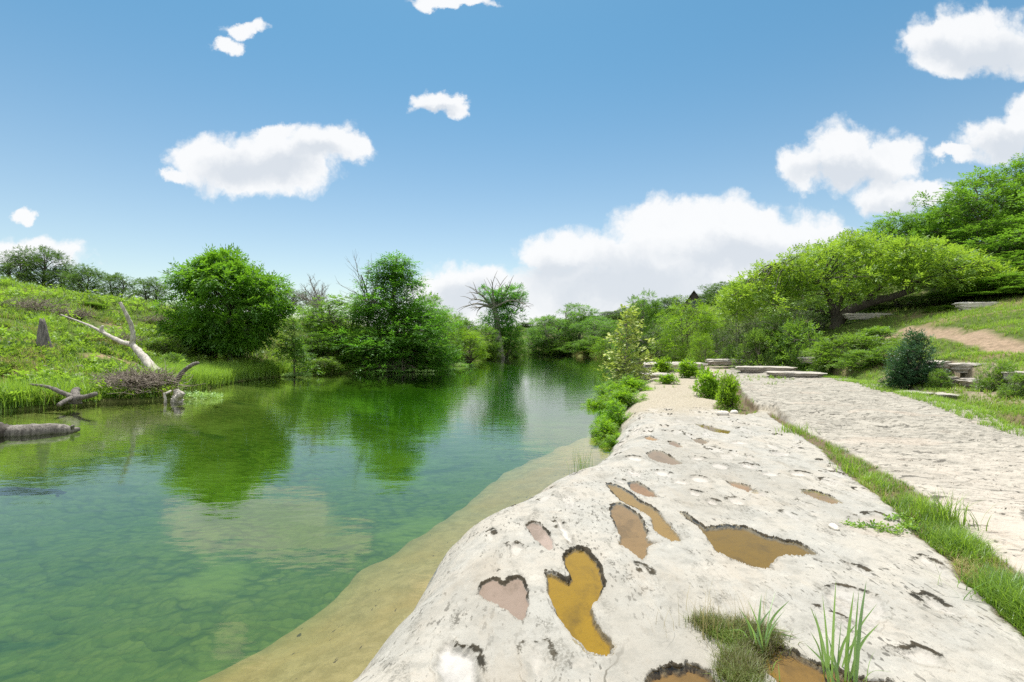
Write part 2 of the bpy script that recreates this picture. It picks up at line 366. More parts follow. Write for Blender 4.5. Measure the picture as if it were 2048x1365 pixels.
for i in range(480):                                # small scallops along the flow direction
    cy = 3.4 + 9.5 * rng.rand() ** .8; cx = -.2 + rng.rand() * 5.2
    L = rng.uniform(.06, .24) * (1 + .05 * cy); w = L * rng.uniform(.22, .45); an = rng.uniform(-.1, .4)
    a = np.linspace(0, 2 * math.pi, 8)[:-1]
    q = np.stack([w * np.cos(a) * rng.uniform(.7, 1.2, 7), L * np.sin(a) * rng.uniform(.8, 1.2, 7)], 1)
    q = np.stack([cx + q[:, 0] * math.cos(an) + q[:, 1] * math.sin(an), cy - q[:, 0] * math.sin(an) + q[:, 1] * math.cos(an)], 1)
    if inside(np.array([cx]), np.array([cy]), STRIP)[0] or inside(np.array([cx]), np.array([cy]), UPPER)[0]: continue
    if any(sdf(np.array([cx]), np.array([cy]), h[0])[0] < .12 + L * .5 for h in hole[:40]): continue
    hole.append((q, rng.uniform(.008, .024), .05, (.60, .575, .54), None, rng.uniform(.25, 1.0)))

def ledge_base(x, y):
    d = -sdf(x, y, np.concatenate([CONT, [(60, 48), (60, -3)]]))
    b = .40 + .022 * fbm(x * .45, y * .45, 21, 3) + .010 * fbm(x * 1.7, y * 1.7, 31, 3)
    dd = d + .05 * fbm(x * 1.3, y * 1.3, 41, 3)
    z = np.where(dd > 0, b * (1 - (1 - np.clip(dd / .85, 0, 1)) ** 2.4), dd * 1.7)
    return z, d
def ledge(x, y):
    z, d = ledge_base(x, y)
    n = fbm(x * 6, y * 6, 51, 4); n3 = fbm(x * 22, y * 22, 61, 3)
    xw = x + .016 * fbm(x * 14, y * 14, 71, 3) + .010 * n3; yw = y + .024 * fbm(x * 14, y * 14, 81, 3) + .018 * fbm(x * 34, y * 34, 91, 2)
    stain = np.zeros(x.shape); fcol = np.zeros(x.shape + (4,))
    for pts, dep, wall, colr, wet, rim in hole:
        lo, hi = pts.min(0) - .35, pts.max(0) + .35
        k = np.where((x > lo[0]) & (x < hi[0]) & (y > lo[1]) & (y < hi[1]))[0]
        if not len(k): continue
        s = sdf(xw[k], yw[k], pts); c = pts.mean(0); big = max(hi - lo) - .7
        dx, dy = x[k] - c[0], y[k] - c[1]; r = np.hypot(dx, dy) + 1e-6
        fs = .22 + .78 * np.clip((dx * .42 + dy * .9) / r + .35, 0, 1)
        m = sst(.0, wall, -s)
        z[k] -= dep * m + min(.012, dep * .3) * np.exp(-np.abs(s) / .04) * (s > 0)
        if dep < .028 or wall > .045:                                    # shallow hollows: feathery grey lichen on the far side
            bw = (.014 + .034 * np.clip(n[k] + .3, 0, 1)) * (.5 if big < .3 else 1)
            st = np.exp(-(np.maximum(s, 0) / bw) ** 2) * np.exp(-(np.minimum(s + .012, 0) / .020) ** 2) * fs * rim * .95
            st *= np.clip(.62 + 1.2 * (n[k] + .1 + n3[k]), .1, 1.2)
        else:
            bw = (.002 + .017 * np.clip(n[k] + n3[k] * .5 + .05, 0, 1)) * (.35 + .65 * fs)
            st = np.exp(-(np.maximum(s, 0) / bw) ** 2) * np.exp(-(np.minimum(s + .010, 0) / .008) ** 2) * (.25 + .75 * fs) * rim
            st *= .6 + .6 * np.clip(n[k] * .9 + n3[k] * .8 + .5, 0, 1)
        stain[k] = np.maximum(stain[k], st)
        fm = sst(wall * .35, wall * .95, -s)
        if dep < .028 or wall > .045: fm = fm * (.55 if dep > .026 else .3)
        f = fcol[k]; up = fm > f[:, 3]
        f[up] = np.concatenate([np.broadcast_to(colr, (up.sum(), 3)), fm[up, None]], 1); fcol[k] = f
    # grass filled crack, soil patch, raised upper slab
    wx_ = .16 * fbm(x * .9, y * .9, 141, 4) * sst(5, 9, y)
    u = -sdf(x + .03 * n + wx_, y + .03 * n3, UPPER)
    g = np.minimum(sdf(x + .05 * n, y + .05 * n3, STRIP), sdf(x + .08 * n, y + .08 * n3, PATCH))
    upm = sst(-.02, .05, u)
    step = .17 * sst(9.4, 11.8, y) - .10 * sst(18, 26, y)
    lay = .03 * fbm(x * .5 + y * .2, y * .9, 101, 3)
    z = z + upm * (step + lay)
    ca, sa = .6, -.8
    along, acr = x * ca + y * sa, x * -sa + y * ca
    z = z + upm * .020 * fbm(along * .8, acr * 5, 111, 4)
    qn = fbm(along * .30 + .12 * n, acr * .85 + .10 * n, 151, 5)
    for lv in (-.42, -.24, -.08, .06, .2, .36):                          # thin bedding steps across the terrace
        z = z + upm * (.015 * sst(lv, lv + .022, qn) - .012)
        stain = np.maximum(stain, upm * np.clip(.15 + .8 * (n + n3 + .3), 0, .75) * np.exp(-((qn - lv - .006) / .012) ** 2))
    soil = sst(.03, -.06, g)
    z = z - soil * (.03 + .04 * sst(9, 11, y))
    z = z + .0035 * n3 + .004 * n
    e = -sdf(x, y, np.concatenate([EDGE, [(-60, 48), (-60, -3)]]))
    z = z - sst(.5, -1.2, e) * .9
    far = np.where(upm > .5, sst(4.5, 10, y + 1.5 * fbm(x * .5, y * .5, 131, 3)), sst(10.8, 13.5, y + .8 * n))
    return z, stain, fcol, soil, upm, far, d

def fan(u0, u1, nu, ys):
    u = np.linspace(u0, u1, nu)
    X = ys[:, None] * u[None, :]; Y = np.repeat(ys[:, None], nu, 1)
    i = np.arange(len(ys) - 1)[:, None] * nu + np.arange(nu - 1)[None]
    q = np.stack([i, i + 1, i + nu + 1, i + nu], -1).reshape(-1, 4)
    return X.ravel(), Y.ravel(), q

# ------------------------------------------------------------------ rock material
def cwarp(N, vec, scale, amt):
    t = N.n('TexNoise', ins={'Vector': vec, 'Scale': scale, 'Detail': 4.0})
    m = N.n('VectorMath', operation='SCALE', ins={0: t.outputs[1], 'Scale': amt})
    return N.n('VectorMath', operation='ADD', ins={0: vec, 1: m.outputs[0]}).outputs[0]
def rock_mat():
    N = NT('limestone')
    pos = N.n('NewGeometry').outputs['Position']
    st = attr(N, 'stain').outputs['Fac']; so = attr(N, 'soil').outputs['Fac']; up = attr(N, 'upper').outputs['Fac']; fa = attr(N, 'far').outputs['Fac']
    fc = attr(N, 'floor'); fcm = fc.outputs['Alpha']
    nb = noise(N, pos, 1.3, 5, .6); nm = noise(N, pos, 7, 6, .65); nf = noise(N, pos, 55, 5, .7); nff = noise(N, pos, 170, 3, .7)
    base = mixc(N, ramp(N, nb, .40, .62), (.47, .465, .445), (.52, .495, .455))
    base = mixc(N, math_(N, 'MULTIPLY', ramp(N, noise(N, pos, 3.3, 6, .7), .55, .68), .32), base, (.55, .49, .43))
    base = mixc(N, math_(N, 'MULTIPLY', ramp(N, nm, .50, .36), .55), base, (.33, .325, .305))
    base = mixc(N, math_(N, 'MULTIPLY', ramp(N, nm, .56, .66), .5), base, (.62, .60, .56))
    base = mixc(N, math_(N, 'MULTIPLY', ramp(N, nf, .43, .35), .5), base, (.30, .29, .265))
    base = mixc(N, math_(N, 'MULTIPLY', ramp(N, nff, .42, .35), .35), base, (.25, .245, .225))
    # flecks drawn out along the old flow of the water
    v = stretch(N, pos, (1, .35, 1), .22)
    fl = noise(N, v, 34, 2, .5)
    patch = ramp(N, noise(N, pos, 2.1, 3), .40, .60)
    flm = math_(N, 'MULTIPLY', ramp(N, fl, .61, .66), math_(N, 'MULTIPLY_ADD', patch, .75, .04))
    base = mixc(N, flm, base, (.10, .095, .085))
    gs = noise(N, stretch(N, cwarp(N, pos, 2.5, .12), (1, .36, 1), .2), 4.2, 7, .72)
    base = mixc(N, math_(N, 'MULTIPLY', math_(N, 'MULTIPLY', ramp(N, gs, .535, .62), ramp(N, nf, .38, .58)), .75), base, (.20, .195, .175))
    fl3 = noise(N, stretch(N, pos, (1, .4, 1), .22), 9, 5, .7)
    base = mixc(N, math_(N, 'MULTIPLY', math_(N, 'MULTIPLY', ramp(N, fl3, .59, .64), ramp(N, nf, .44, .56)), patch), base, (.13, .125, .11))
    # hairline cracks
    ck = N.n('TexVoronoi', ins={'Vector': stretch(N, cwarp(N, pos, 1.6, .5), (1, .38, 1), .15), 'Scale': .55, 'Randomness': 1.0}, feature='DISTANCE_TO_EDGE'); ck.voronoi_dimensions = '2D'
    base = mixc(N, math_(N, 'MULTIPLY', ramp(N, ck.outputs[0], .0035, .001), ramp(N, noise(N, pos, .55, 3), .52, .60)), base, (.14, .13, .11))
    big = noise(N, stretch(N, pos, (1, .5, 1), .2), .8, 5, .65)
    base = mixc(N, math_(N, 'MULTIPLY', ramp(N, big, .50, .62), .48), base, (.35, .335, .305))
    base = mixc(N, math_(N, 'MULTIPLY', ramp(N, noise(N, stretch(N, pos, (1, .4, 1), .2), 1.9, 6, .7), .53, .65), .28), base, (.47, .41, .34))
    # gravelly beige far part
    gr = mixc(N, ramp(N, noise(N, pos, 26, 4, .7), .4, .62), (.34, .29, .21), (.60, .54, .44))
    base = mixc(N, math_(N, 'MULTIPLY', fa, .8), base, gr)
    # upper slab: grey weathered bands
    nzt = N.n('TexNoise', ins={'Vector': pos, 'Scale': .9, 'Detail': 4.0}); wsc = N.n('VectorMath', operation='SCALE', ins={0: nzt.outputs[1], 'Scale': .9}); wadd = N.n('VectorMath', operation='ADD', ins={0: pos, 1: wsc.outputs[0]})
    v2 = stretch(N, wadd.outputs[0], (.34, 1.0, 1.0), R(53))
    b1 = noise(N, v2, 3.4, 7, .68); b2 = noise(N, v2, 13, 5, .65); b3 = noise(N, pos, 40, 3, .7)
    slab = mixc(N, fa, (.64, .585, .53), (.50, .475, .43))
    slab = mixc(N, math_(N, 'MULTIPLY', ramp(N, b1, .44, .56), math_(N, 'MULTIPLY_ADD', fa, .55, .12)), slab, (.33, .315, .285))
    slab = mixc(N, math_(N, 'MULTIPLY', ramp(N, b2, .51, .58), math_(N, 'MULTIPLY_ADD', fa, .55, .15)), slab, (.15, .145, .125))
    slab = mixc(N, math_(N, 'MULTIPLY', ramp(N, b3, .52, .62), .6), slab, (.56, .525, .465))
    slab = mixc(N, math_(N, 'MULTIPLY', ramp(N, noise(N, v2, 7, 6, .7), .58, .63), .8), slab, (.085, .08, .07))
    slab = mixc(N, math_(N, 'MULTIPLY', ramp(N, noise(N, v2, 1.6, 4, .6), .55, .64), .35), slab, (.57, .48, .41))
    bed_ = N.n('TexVoronoi', ins={'Vector': stretch(N, cwarp(N, pos, .7, 1.5), (.35, 1.0, 1), R(53)), 'Scale': .75, 'Randomness': 1.0}, feature='DISTANCE_TO_EDGE'); bed_.voronoi_dimensions = '2D'
    slab = mixc(N, math_(N, 'MULTIPLY', ramp(N, bed_.outputs[0], .016, .004), math_(N, 'MULTIPLY', ramp(N, nm, .46, .58), .75)), slab, (.10, .095, .08))
    base = mixc(N, up, base, slab)
    # silt and mud on the pothole floors
    fl2 = mixc(N, math_(N, 'MULTIPLY', ramp(N, noise(N, pos, 5, 5, .65), .5, .72), .5), fc.outputs['Color'], mixc(N, .55, fc.outputs['Color'], (.10, .08, .04)))
    fl2 = mixc(N, math_(N, 'MULTIPLY', ramp(N, nff, .6, .75), .35), fl2, (.09, .075, .05))
    fl2 = mixc(N, math_(N, 'MULTIPLY', ramp(N, noise(N, stretch(N, pos, (1, .5, 1), .4), 2.6, 6, .7), .50, .66), .6), fl2, mixc(N, .65, fl2, (.07, .055, .03)))
    fl2 = mixc(N, 1.0, fl2, (.80, .79, .78), 'MULTIPLY')
    base = mixc(N, fcm, base, fl2)
    # black lichen round the rims
    sm = math_(N, 'ADD', st, math_(N, 'MULTIPLY', math_(N, 'SUBTRACT', noise(N, pos, 75, 4, .75), .5), 1.3))
    sm = math_(N, 'MULTIPLY', ramp(N, sm, .38, .66), ramp(N, st, .05, .25))
    base = mixc(N, sm, base, mixc(N, ramp(N, st, .35, .8), (.15, .145, .125), mixc(N, ramp(N, nm, .4, .6), (.035, .032, .024), (.075, .062, .042))))
    soilc = mixc(N, ramp(N, nf, .35, .65), (.10, .075, .045), (.24, .18, .115))
    base = mixc(N, so, base, soilc)
    h = math_(N, 'ADD', math_(N, 'MULTIPLY', nf, .5), math_(N, 'MULTIPLY', nm, .8))
    h = math_(N, 'ADD', h, math_(N, 'MULTIPLY', math_(N, 'MULTIPLY', b2, up), 3.0))
    h = math_(N, 'ADD', h, math_(N, 'MULTIPLY', fl, -.15))
    bp = N.n('Bump', ins={'Height': h, 'Strength': .75, 'Distance': .012})
    base = mixc(N, math_(N, 'SUBTRACT', 1.0, fcm), base, mixc(N, 1.0, base, (.70, .69, .65), 'MULTIPLY'))
    p = N.n('BsdfPrincipled', ins={'Base Color': base, 'Roughness': .88, 'Specular IOR Level': .25, 'Normal': bp.outputs[0]})
    N.l(p.outputs[0], N.out.inputs[0])
    return N.m
M['rock'] = rock_mat()

iy = np.concatenate([np.linspace(1 / 1.0, 1 / 2.25, 70, endpoint=False), np.linspace(1 / 2.25, 1 / 47.5, 700)])
lx, ly, lq = fan(-.42, 1.18, 1000, 1 / iy)
lz, stain, fcol, soil, upm, far, dcon = ledge(lx, ly)
lv = np.stack([lx, ly, lz], 1)
fd = dcon[lq].max(1); fup = upm[lq].mean(1) > .5
eR = -sdf(lx, ly, np.concatenate([EDGE, [(-60, 48), (-60, -3)]]))
keep = (fd > -.6) & (eR[lq].max(1) > -1.6)
def sub(mask, name):
    q = lq[mask]; u, inv = np.unique(q, return_inverse=True)
    me = new_mesh(name, lv[u], [inv.reshape(q.shape)], M['rock'], {'stain': stain[u], 'floor': fcol[u], 'soil': soil[u], 'upper': upm[u], 'far': far[u]}, True)
    return struct(name, me)
sub(keep & ~fup, 'rock_ledge')
sub(keep & fup, 'rock_terrace')
ex, ey, eq = fan(-2.6, -.418, 170, 1 / np.linspace(1 / .8, 1 / 3.3, 110))
ez, s1, s2, s3, s4, s5, s6 = ledge(ex, ey)
q = eq[s6[eq].max(1) > -.6]; u, inv = np.unique(q, return_inverse=True)
struct('rock_ledge', new_mesh('rock_ledge', np.stack([ex, ey, ez], 1)[u], [inv.reshape(q.shape)], M['rock'], {'stain': s1[u], 'floor': s2[u], 'soil': s3[u], 'upper': s4[u], 'far': s5[u]}, True))
# the ledge continues past the right frame edge: a coarser piece of the same surface
sx, sy, sq = fan(1.178, 2.6, 160, 1 / np.linspace(1 / 1.0, 1 / 11, 120))
sz, s1, s2, s3, s4, s5, s6 = ledge(sx, sy)
sk = (-sdf(sx, sy, np.concatenate([EDGE, [(-60, 48), (-60, -3)]])))[sq].max(1) > -1.6
q = sq[sk]; u, inv = np.unique(q, return_inverse=True)
struct('rock_terrace', new_mesh('rock_terrace', np.stack([sx, sy, sz], 1)[u], [inv.reshape(q.shape)], M['rock'], {'stain': s1[u], 'floor': s2[u], 'soil': s3[u], 'upper': s4[u], 'far': s5[u]}, True))

# ------------------------------------------------------------------ terrain
def ground_mat():
    N = NT('ground')
    pos = N.n('NewGeometry').outputs['Position']
    c = attr(N, 'col').outputs['Color']; bd = attr(N, 'bed').outputs['Fac']; sh = attr(N, 'shelf').outputs['Fac']
    n1 = noise(N, pos, .9, 5, .6); n2 = noise(N, pos, 6, 6, .7); n3 = noise(N, pos, 30, 4, .7)
    landc = mixc(N, ramp(N, n2, .35, .7), mixc(N, .45, c, (.03, .03, .01)), c)
    landc = mixc(N, math_(N, 'MULTIPLY', ramp(N, n1, .56, .7), .55), landc, (.25, .20, .12))
    # cobbles on the river bed
    wv = N.n('VectorMath', operation='ADD', ins={0: pos, 1: (0, 0, 0)})
    nz = N.n('TexNoise', ins={'Vector': pos, 'Scale': 3.0}); sc = N.n('VectorMath', operation='SCALE', ins={0: nz.outputs[1], 'Scale': .28}); N.l(sc.outputs[0], wv.inputs[1])
    vo = N.n('TexVoronoi', ins={'Vector': stretch(N, wv.outputs[0], (1, 1.5, 1), .5), 'Scale': 4.2, 'Randomness': 1.0}); vo.voronoi_dimensions = '2D'
    vo2 = N.n('TexVoronoi', ins={'Vector': stretch(N, wv.outputs[0], (1.3, 1, 1), .2), 'Scale': 9, 'Randomness': 1.0}); vo2.voronoi_dimensions = '2D'
    cv = N.n('SeparateColor', ins={0: vo.outputs['Color']}).outputs[0]
    dome = math_(N, 'SUBTRACT', 1.0, math_(N, 'POWER', vo.outputs['Distance'], 2.0))
    dome2 = math_(N, 'SUBTRACT', 1.0, math_(N, 'POWER', vo2.outputs['Distance'], 2.0))
    gap = dome
    show = ramp(N, noise(N, pos, .6, 3), .40, .58)
    stone = mixc(N, cv, (.125, .155, .035), (.175, .19, .05))
    bedc = mixc(N, math_(N, 'MULTIPLY', ramp(N, vo.outputs['Distance'], .32, .62), math_(N, 'MULTIPLY', show, .75)), stone, (.07, .10, .02))
    bedc = mixc(N, math_(N, 'MULTIPLY', ramp(N, vo2.outputs['Distance'], .35, .65), .4), bedc, (.08, .11, .02))
    bedc = mixc(N, math_(N, 'MULTIPLY', ramp(N, noise(N, pos, .4, 5, .6), .52, .62), .6), bedc, (.24, .255, .08))
    bedc = mixc(N, math_(N, 'MULTIPLY', ramp(N, noise(N, stretch(N, pos, (.35, .9, 1), R(-25)), 1.1, 6, .65), .56, .66), .7), bedc, (.05, .09, .03))
    shc = mixc(N, ramp(N, n2, .35, .65), (.235, .195, .065), (.32, .265, .105))
    shc = mixc(N, math_(N, 'MULTIPLY', ramp(N, n1, .45, .7), .5), shc, (.31, .22, .06))
    shc = mixc(N, ramp(N, noise(N, stretch(N, pos, (1, .4, 1), -.9), 16, 3), .68, .74), shc, (.08, .06, .02))
    bedc = mixc(N, sh, bedc, shc)
    cc = mixc(N, bd, landc, bedc)
    hb = math_(N, 'MULTIPLY', math_(N, 'MULTIPLY', gap, bd), math_(N, 'MULTIPLY', math_(N, 'SUBTRACT', 1.0, sh), 1.6))
    h = math_(N, 'ADD', hb, math_(N, 'ADD', n2, math_(N, 'MULTIPLY', n3, .4)))
    bp = N.n('Bump', ins={'Height': h, 'Strength': .6, 'Distance': .05})
    p = N.n('BsdfPrincipled', ins={'Base Color': cc, 'Roughness': .95, 'Specular IOR Level': .15, 'Normal': bp.outputs[0]})
    N.l(p.outputs[0], N.out.inputs[0])
    return N.m
M['ground'] = ground_mat()
ys = np.concatenate([1 / np.linspace(1 / .8, 1 / 2.4, 60, endpoint=False), 1 / np.linspace(1 / 2.4, 1 / 12, 420, endpoint=False), 1 / np.linspace(1 / 12, 1 / 45, 240, endpoint=False), np.geomspace(45, 2000, 130)])
tx, ty, tq = fan(-2.2, 2.2, 900, ys)
tz = terrain(tx, ty)
inr = inside(tx, ty, RIVER).astype(float)
shs = sst(.24, -.42, sdf(tx + .12 * fbm(tx * 1.1, ty * 1.1, 9, 3), ty + .16 * fbm(tx * .9, ty * .9, 77, 4), SHELF)) * (ty < 40)
tc = np.zeros((len(tx), 3))
n1 = fbm(tx * .3, ty * .3, 201, 4)[:, None]
grn, dry, dirt = np.array([.085, .125, .026]), np.array([.23, .19, .10]), np.array([.36, .265, .185])
tc[:] = grn + (dry - grn) * sst(.12, .5, n1)
bare = sst(1.6, .4, np.hypot(tx + 17.6, (ty - 22.2) * .8) + .8 * n1[:, 0])[:, None]          # bare earth beside the stump
tc = tc + (np.array([.36, .26, .16]) - tc) * bare
pm = sst(.8, .35, dist_line(tx, ty, PATH) + .3 * fbm(tx * 1.5, ty * 1.5, 7, 3))[:, None]
tc = tc + (dirt - tc) * pm
wl = (sst(2.4, .3, dist_line(tx, ty, WALL_LINE)) * (tz < 1.5))[:, None]
tc = tc + (np.array([.36, .30, .22]) - tc) * np.clip(wl * .9, 0, 1)
bed = inr * sst(.04, -.03, tz)
struct('terrain', new_mesh('terrain', np.stack([tx, ty, tz], 1), [tq], M['ground'], {'col': tc, 'bed': bed, 'shelf': shs}, True))

# ------------------------------------------------------------------ water
def water_mat():
    N = NT('river_water')
    pos = N.n('NewGeometry').outputs['Position']
    a = noise(N, stretch(N, pos, (.8, 1.6, 1), .2), 1.5, 3, .5)
    b = noise(N, stretch(N, pos, (1, 1.8, 1), -.3), 6.5, 3, .55)
    ruf = ramp(N, noise(N, stretch(N, pos, (.05, .08, 1)), 1.0, 2), .4, .65)
    h = math_(N, 'ADD', math_(N, 'MULTIPLY', a, .7), math_(N, 'MULTIPLY', b, math_(N, 'MULTIPLY_ADD', ruf, .34, .07)))
    bp = N.n('Bump', ins={'Height': h, 'Strength': 1.0, 'Distance': .0075})
    fr = N.n('Fresnel', ins={'IOR': 1.62, 'Normal': bp.outputs[0]})
    g = N.n('BsdfGlossy', ins={'Color': (1, 1, 1, 1), 'Roughness': .05, 'Normal': bp.outputs[0]})
    t = N.n('BsdfTransparent', ins={'Color': (1, 1, 1, 1)})
    m = N.n('MixShader', ins={0: fr.outputs[0], 1: t.outputs[0], 2: g.outputs[0]})
    N.l(m.outputs[0], N.out.inputs[0])
    va = N.n('VolumeAbsorption', ins={'Color': (.55, .83, .33, 1), 'Density': .34})
    N.l(va.outputs[0], N.out.inputs['Volume'])
    return N.m
M['water'] = water_mat()
wx0, wx1, wy0, wy1, wd = -95, 16, -20, 118, -3.2
wv = [(wx0, wy0, 0), (wx1, wy0, 0), (wx1, wy1, 0), (wx0, wy1, 0), (wx0, wy0, wd), (wx1, wy0, wd), (wx1, wy1, wd), (wx0, wy1, wd)]
struct('river_water', new_mesh('river_water', wv, [np.array([(0, 1, 2, 3), (7, 6, 5, 4), (0, 4, 5, 1), (1, 5, 6, 2), (2, 6, 7, 3), (3, 7, 4, 0)])], M['water']))
def puddle_mat():
    N = NT('puddle_water')
    pos = N.n('NewGeometry').outputs['Position']
    bp = N.n('Bump', ins={'Height': noise(N, pos, 5, 2), 'Strength': .3, 'Distance': .003})
    fr = N.n('Fresnel', ins={'IOR': 1.333, 'Normal': bp.outputs[0]})
    g = N.n('BsdfGlossy', ins={'Roughness': .03, 'Normal': bp.outputs[0]})
    t = N.n('BsdfTransparent', ins={'Color': (.93, .88, .74, 1)})
    m = N.n('MixShader', ins={0: fr.outputs[0], 1: t.outputs[0], 2: g.outputs[0]})
    N.l(m.outputs[0], N.out.inputs[0])
    return N.m
M['puddle'] = puddle_mat()
for pts, dep, wall, colr, wet, rim in hole:
    if not wet: continue
    c = pts.mean(0); d = pts - c
    bz, _ = ledge_base(pts[:, 0], pts[:, 1])
    lev = bz.min() - .010
    n = len(pts); area = sum(pts[i][0] * pts[(i + 1) % n][1] - pts[(i + 1) % n][0] * pts[i][1] for i in range(n))
    q = c + d * (1 + .03 / (np.linalg.norm(d, axis=1)[:, None] + .01))
    v = np.concatenate([np.c_[d * 1.0 + (q - c - d), np.zeros(n)]])
    bm_ = bpy.data.meshes.new('puddle')
    bm_.from_pydata([tuple(a) for a in v], [], [tuple(range(n)) if area > 0 else tuple(range(n))[::-1]])
    bm_.materials.append(M['puddle'])
    thing('puddle', wet, 'puddle', (c[0], c[1], lev), 'puddles in the rock ledge', bm_)

# ------------------------------------------------------------------ foliage builder
def sprays(pos, dirs, up, L, nl, ll, lw, rng, tint, droop=.25, fold=.3):
    """pos (N,3), dirs (N,3) unit; each spray carries nl leaflets along its axis. returns verts, quads, tint"""
    n = len(pos)
    side = np.cross(dirs, up); side /= np.linalg.norm(side, axis=1)[:, None] + 1e-6
    nor = np.cross(side, dirs)
    vs, ts = [], []
    L = np.broadcast_to(L, (n,))[:, None]
    for k in range(nl):
        t = (k + .6) / nl
        sgn = 0 if (k == nl - 1) else (1 if k % 2 else -1)
        base = pos + dirs * L * t * .9 - nor * (droop * L * t * t)
        ax = dirs * (.55 if sgn else 1) + side * (sgn * .85) - nor * rng.uniform(-.1, .5, (n, 1)) + rng.uniform(-.25, .25, (n, 3))
        ax /= np.linalg.norm(ax, axis=1)[:, None] + 1e-6
        wd = np.cross(ax, nor + [0, 0, .5] + rng.uniform(-.4, .4, (n, 3))); wd /= np.linalg.norm(wd, axis=1)[:, None] + 1e-6
        l = ll * rng.uniform(.7, 1.2, (n, 1)); w = lw * rng.uniform(.8, 1.2, (n, 1))
        nn = np.cross(wd, ax)
        v = np.stack([base, base + ax * l * .45 + wd * w * .5 + nn * w * fold * .3, base + ax * l, base + ax * l * .45 - wd * w * .5 + nn * w * fold * .3], 1)
        vs.append(v.reshape(-1, 3)); ts.append(np.repeat(np.clip(tint + rng.uniform(-.15, .15, n), 0, 1), 4))
    v = np.concatenate(vs); q = np.arange(len(v)).reshape(-1, 4)
    return v, q, np.concatenate(ts)
def rand_dir(rng, n):
    a = rng.normal(size=(n, 3)); return a / np.linalg.norm(a, axis=1)[:, None]
SHAPES = {
    'round': lambda t: np.sqrt(np.clip(1 - (1.75 * t - .75) ** 2, 0, 1)),
    'cone': lambda t: np.clip(1 - t, 0, 1) ** .75 * .97 + .03,
    'shrub': lambda t: np.sqrt(np.clip(1 - (1.25 * t - .25) ** 2, 0, 1)),
    'flat': lambda t: np.clip(.35 + .9 * t, 0, 1) * np.sqrt(np.clip(1 - (t * 1.0) ** 5, 0.02, 1)),
    'column': lambda t: np.sqrt(np.clip(1 - (1.5 * t - .5) ** 2, 0, 1)) * (1 - .35 * t),
}
def tree_mesh(seed, H, Rr, shape='round', cb=.2, nc=60, cr=.8, ns=40, spl=.45, nl=6, ll=.16, lw=.07, leaf='broad', bark='bark', tr=.16, upb=.5, flatn=.7, jit=.2, lean=(0, 0), stems=1, trunk_top=.8, limb=True, twigs=2, inner=.35, droop=.25, stretch_out=0.0):
    rng = rs(seed)
    W, L = MB(), MB()
    e = SHAPES[shape]
    t = rng.rand(nc * 3); keep = rng.rand(nc * 3) < (.25 + .75 * e(t)); t = t[keep][:nc]; n = len(t)
    th = np.arange(n) * 2.39996 + rng.uniform(-.5, .5, n)
    rr = Rr * e(t) * (inner + (1 - inner) * np.sqrt(rng.rand(n))) * rng.uniform(1 - jit, 1 + jit * .6, n)
    rr = np.maximum(rr - cr * .45, 0)
    z = H * (cb + (1 - cb) * t) - cr * .35
    cen = np.stack([rr * np.cos(th) + lean[0] * z, rr * np.sin(th) + lean[1] * z, np.maximum(z, cr * .35)], 1)
    # trunk(s)
    tp = []
    for s in range(stems):
        o = np.array([math.cos(s * 2.4), math.sin(s * 2.4), 0]) * (.12 * Rr if stems > 1 else 0)
        zt = np.linspace(-.25, H * trunk_top, 8)
        pts = np.stack([lean[0] * zt + o[0] * (.3 + zt / H * 3) + rng.uniform(-1, 1, 8) * .018 * H * (zt > 0), lean[1] * zt + o[1] * (.3 + zt / H * 3) + rng.uniform(-1, 1, 8) * .018 * H * (zt > 0), zt], 1)
        rad = tr * (1 - .85 * np.linspace(0, 1, 8)); rad[0] *= 1.5; rad[1] *= 1.1
        W.tube(curve(pts, 3), np.interp(np.linspace(0, 1, 22), np.linspace(0, 1, 8), rad), 8 if tr > .08 else 6, wob=.08, rng=rng)
        tp.append(pts)
    allp = []
    for i in range(n):
        c = cen[i]
        if limb:
            pts = tp[i % stems]
            h = np.clip(c[2] - .55 * math.hypot(c[0] - lean[0] * c[2], c[1] - lean[1] * c[2]), max(.06 * H, cb * H * .5), H * trunk_top * .97)
            a = np.array([np.interp(h, pts[:, 2], pts[:, j]) for j in range(3)])
            mid = (a + c) / 2 + np.array([0, 0, .12 * np.linalg.norm(c - a)]) + rng.uniform(-.1, .1, 3) * np.linalg.norm(c - a)
            r0 = max(.012, tr * .32 * (1 - h / H * .7))
            W.tube(curve([a, mid, c], 3), np.linspace(r0, .008 + tr * .03, 7), 5, cap=False)
            for k in range(twigs):
                W.tube([c - (c - mid) * .25, c + rand_dir(rng, 1)[0] * cr * .8 * np.array([1, 1, flatn])], [.010 + tr * .02, .004], 3, cap=False)
        m = int(ns * rng.uniform(.7, 1.3))
        d = rand_dir(rng, m) * [1, 1, .8]; rad = cr * rng.uniform(.6, 1.2) * (.35 + .65 * rng.rand(m) ** .5)[:, None]
        p = c + d * rad * np.array([1, 1, flatn])
        out = np.array([c[0] - lean[0] * c[2], c[1] - lean[1] * c[2], 0]); out /= (np.linalg.norm(out) + .3)
        dd = d * .8 + out * (.45 + stretch_out) + np.array([0, 0, upb]) + rng.uniform(-.5, .5, (m, 3)); dd /= np.linalg.norm(dd, axis=1)[:, None]
        allp.append((p, dd, np.full(m, rng.uniform(.15, .85))))
    p = np.concatenate([a[0] for a in allp]); dd = np.concatenate([a[1] for a in allp]); ti = np.concatenate([a[2] for a in allp])
    ok = p[:, 2] > .02
    p, dd, ti = p[ok], dd[ok], np.clip(ti[ok] + rng.uniform(-.25, .25, ok.sum()), 0, 1)
    up = np.array([0, 0, 1.0]) + rng.uniform(-.5, .5, (len(p), 3))
    v, q, tt = sprays(p, dd, up, spl * rng.uniform(.7, 1.25, len(p)), nl, ll, lw, rng, ti, droop)
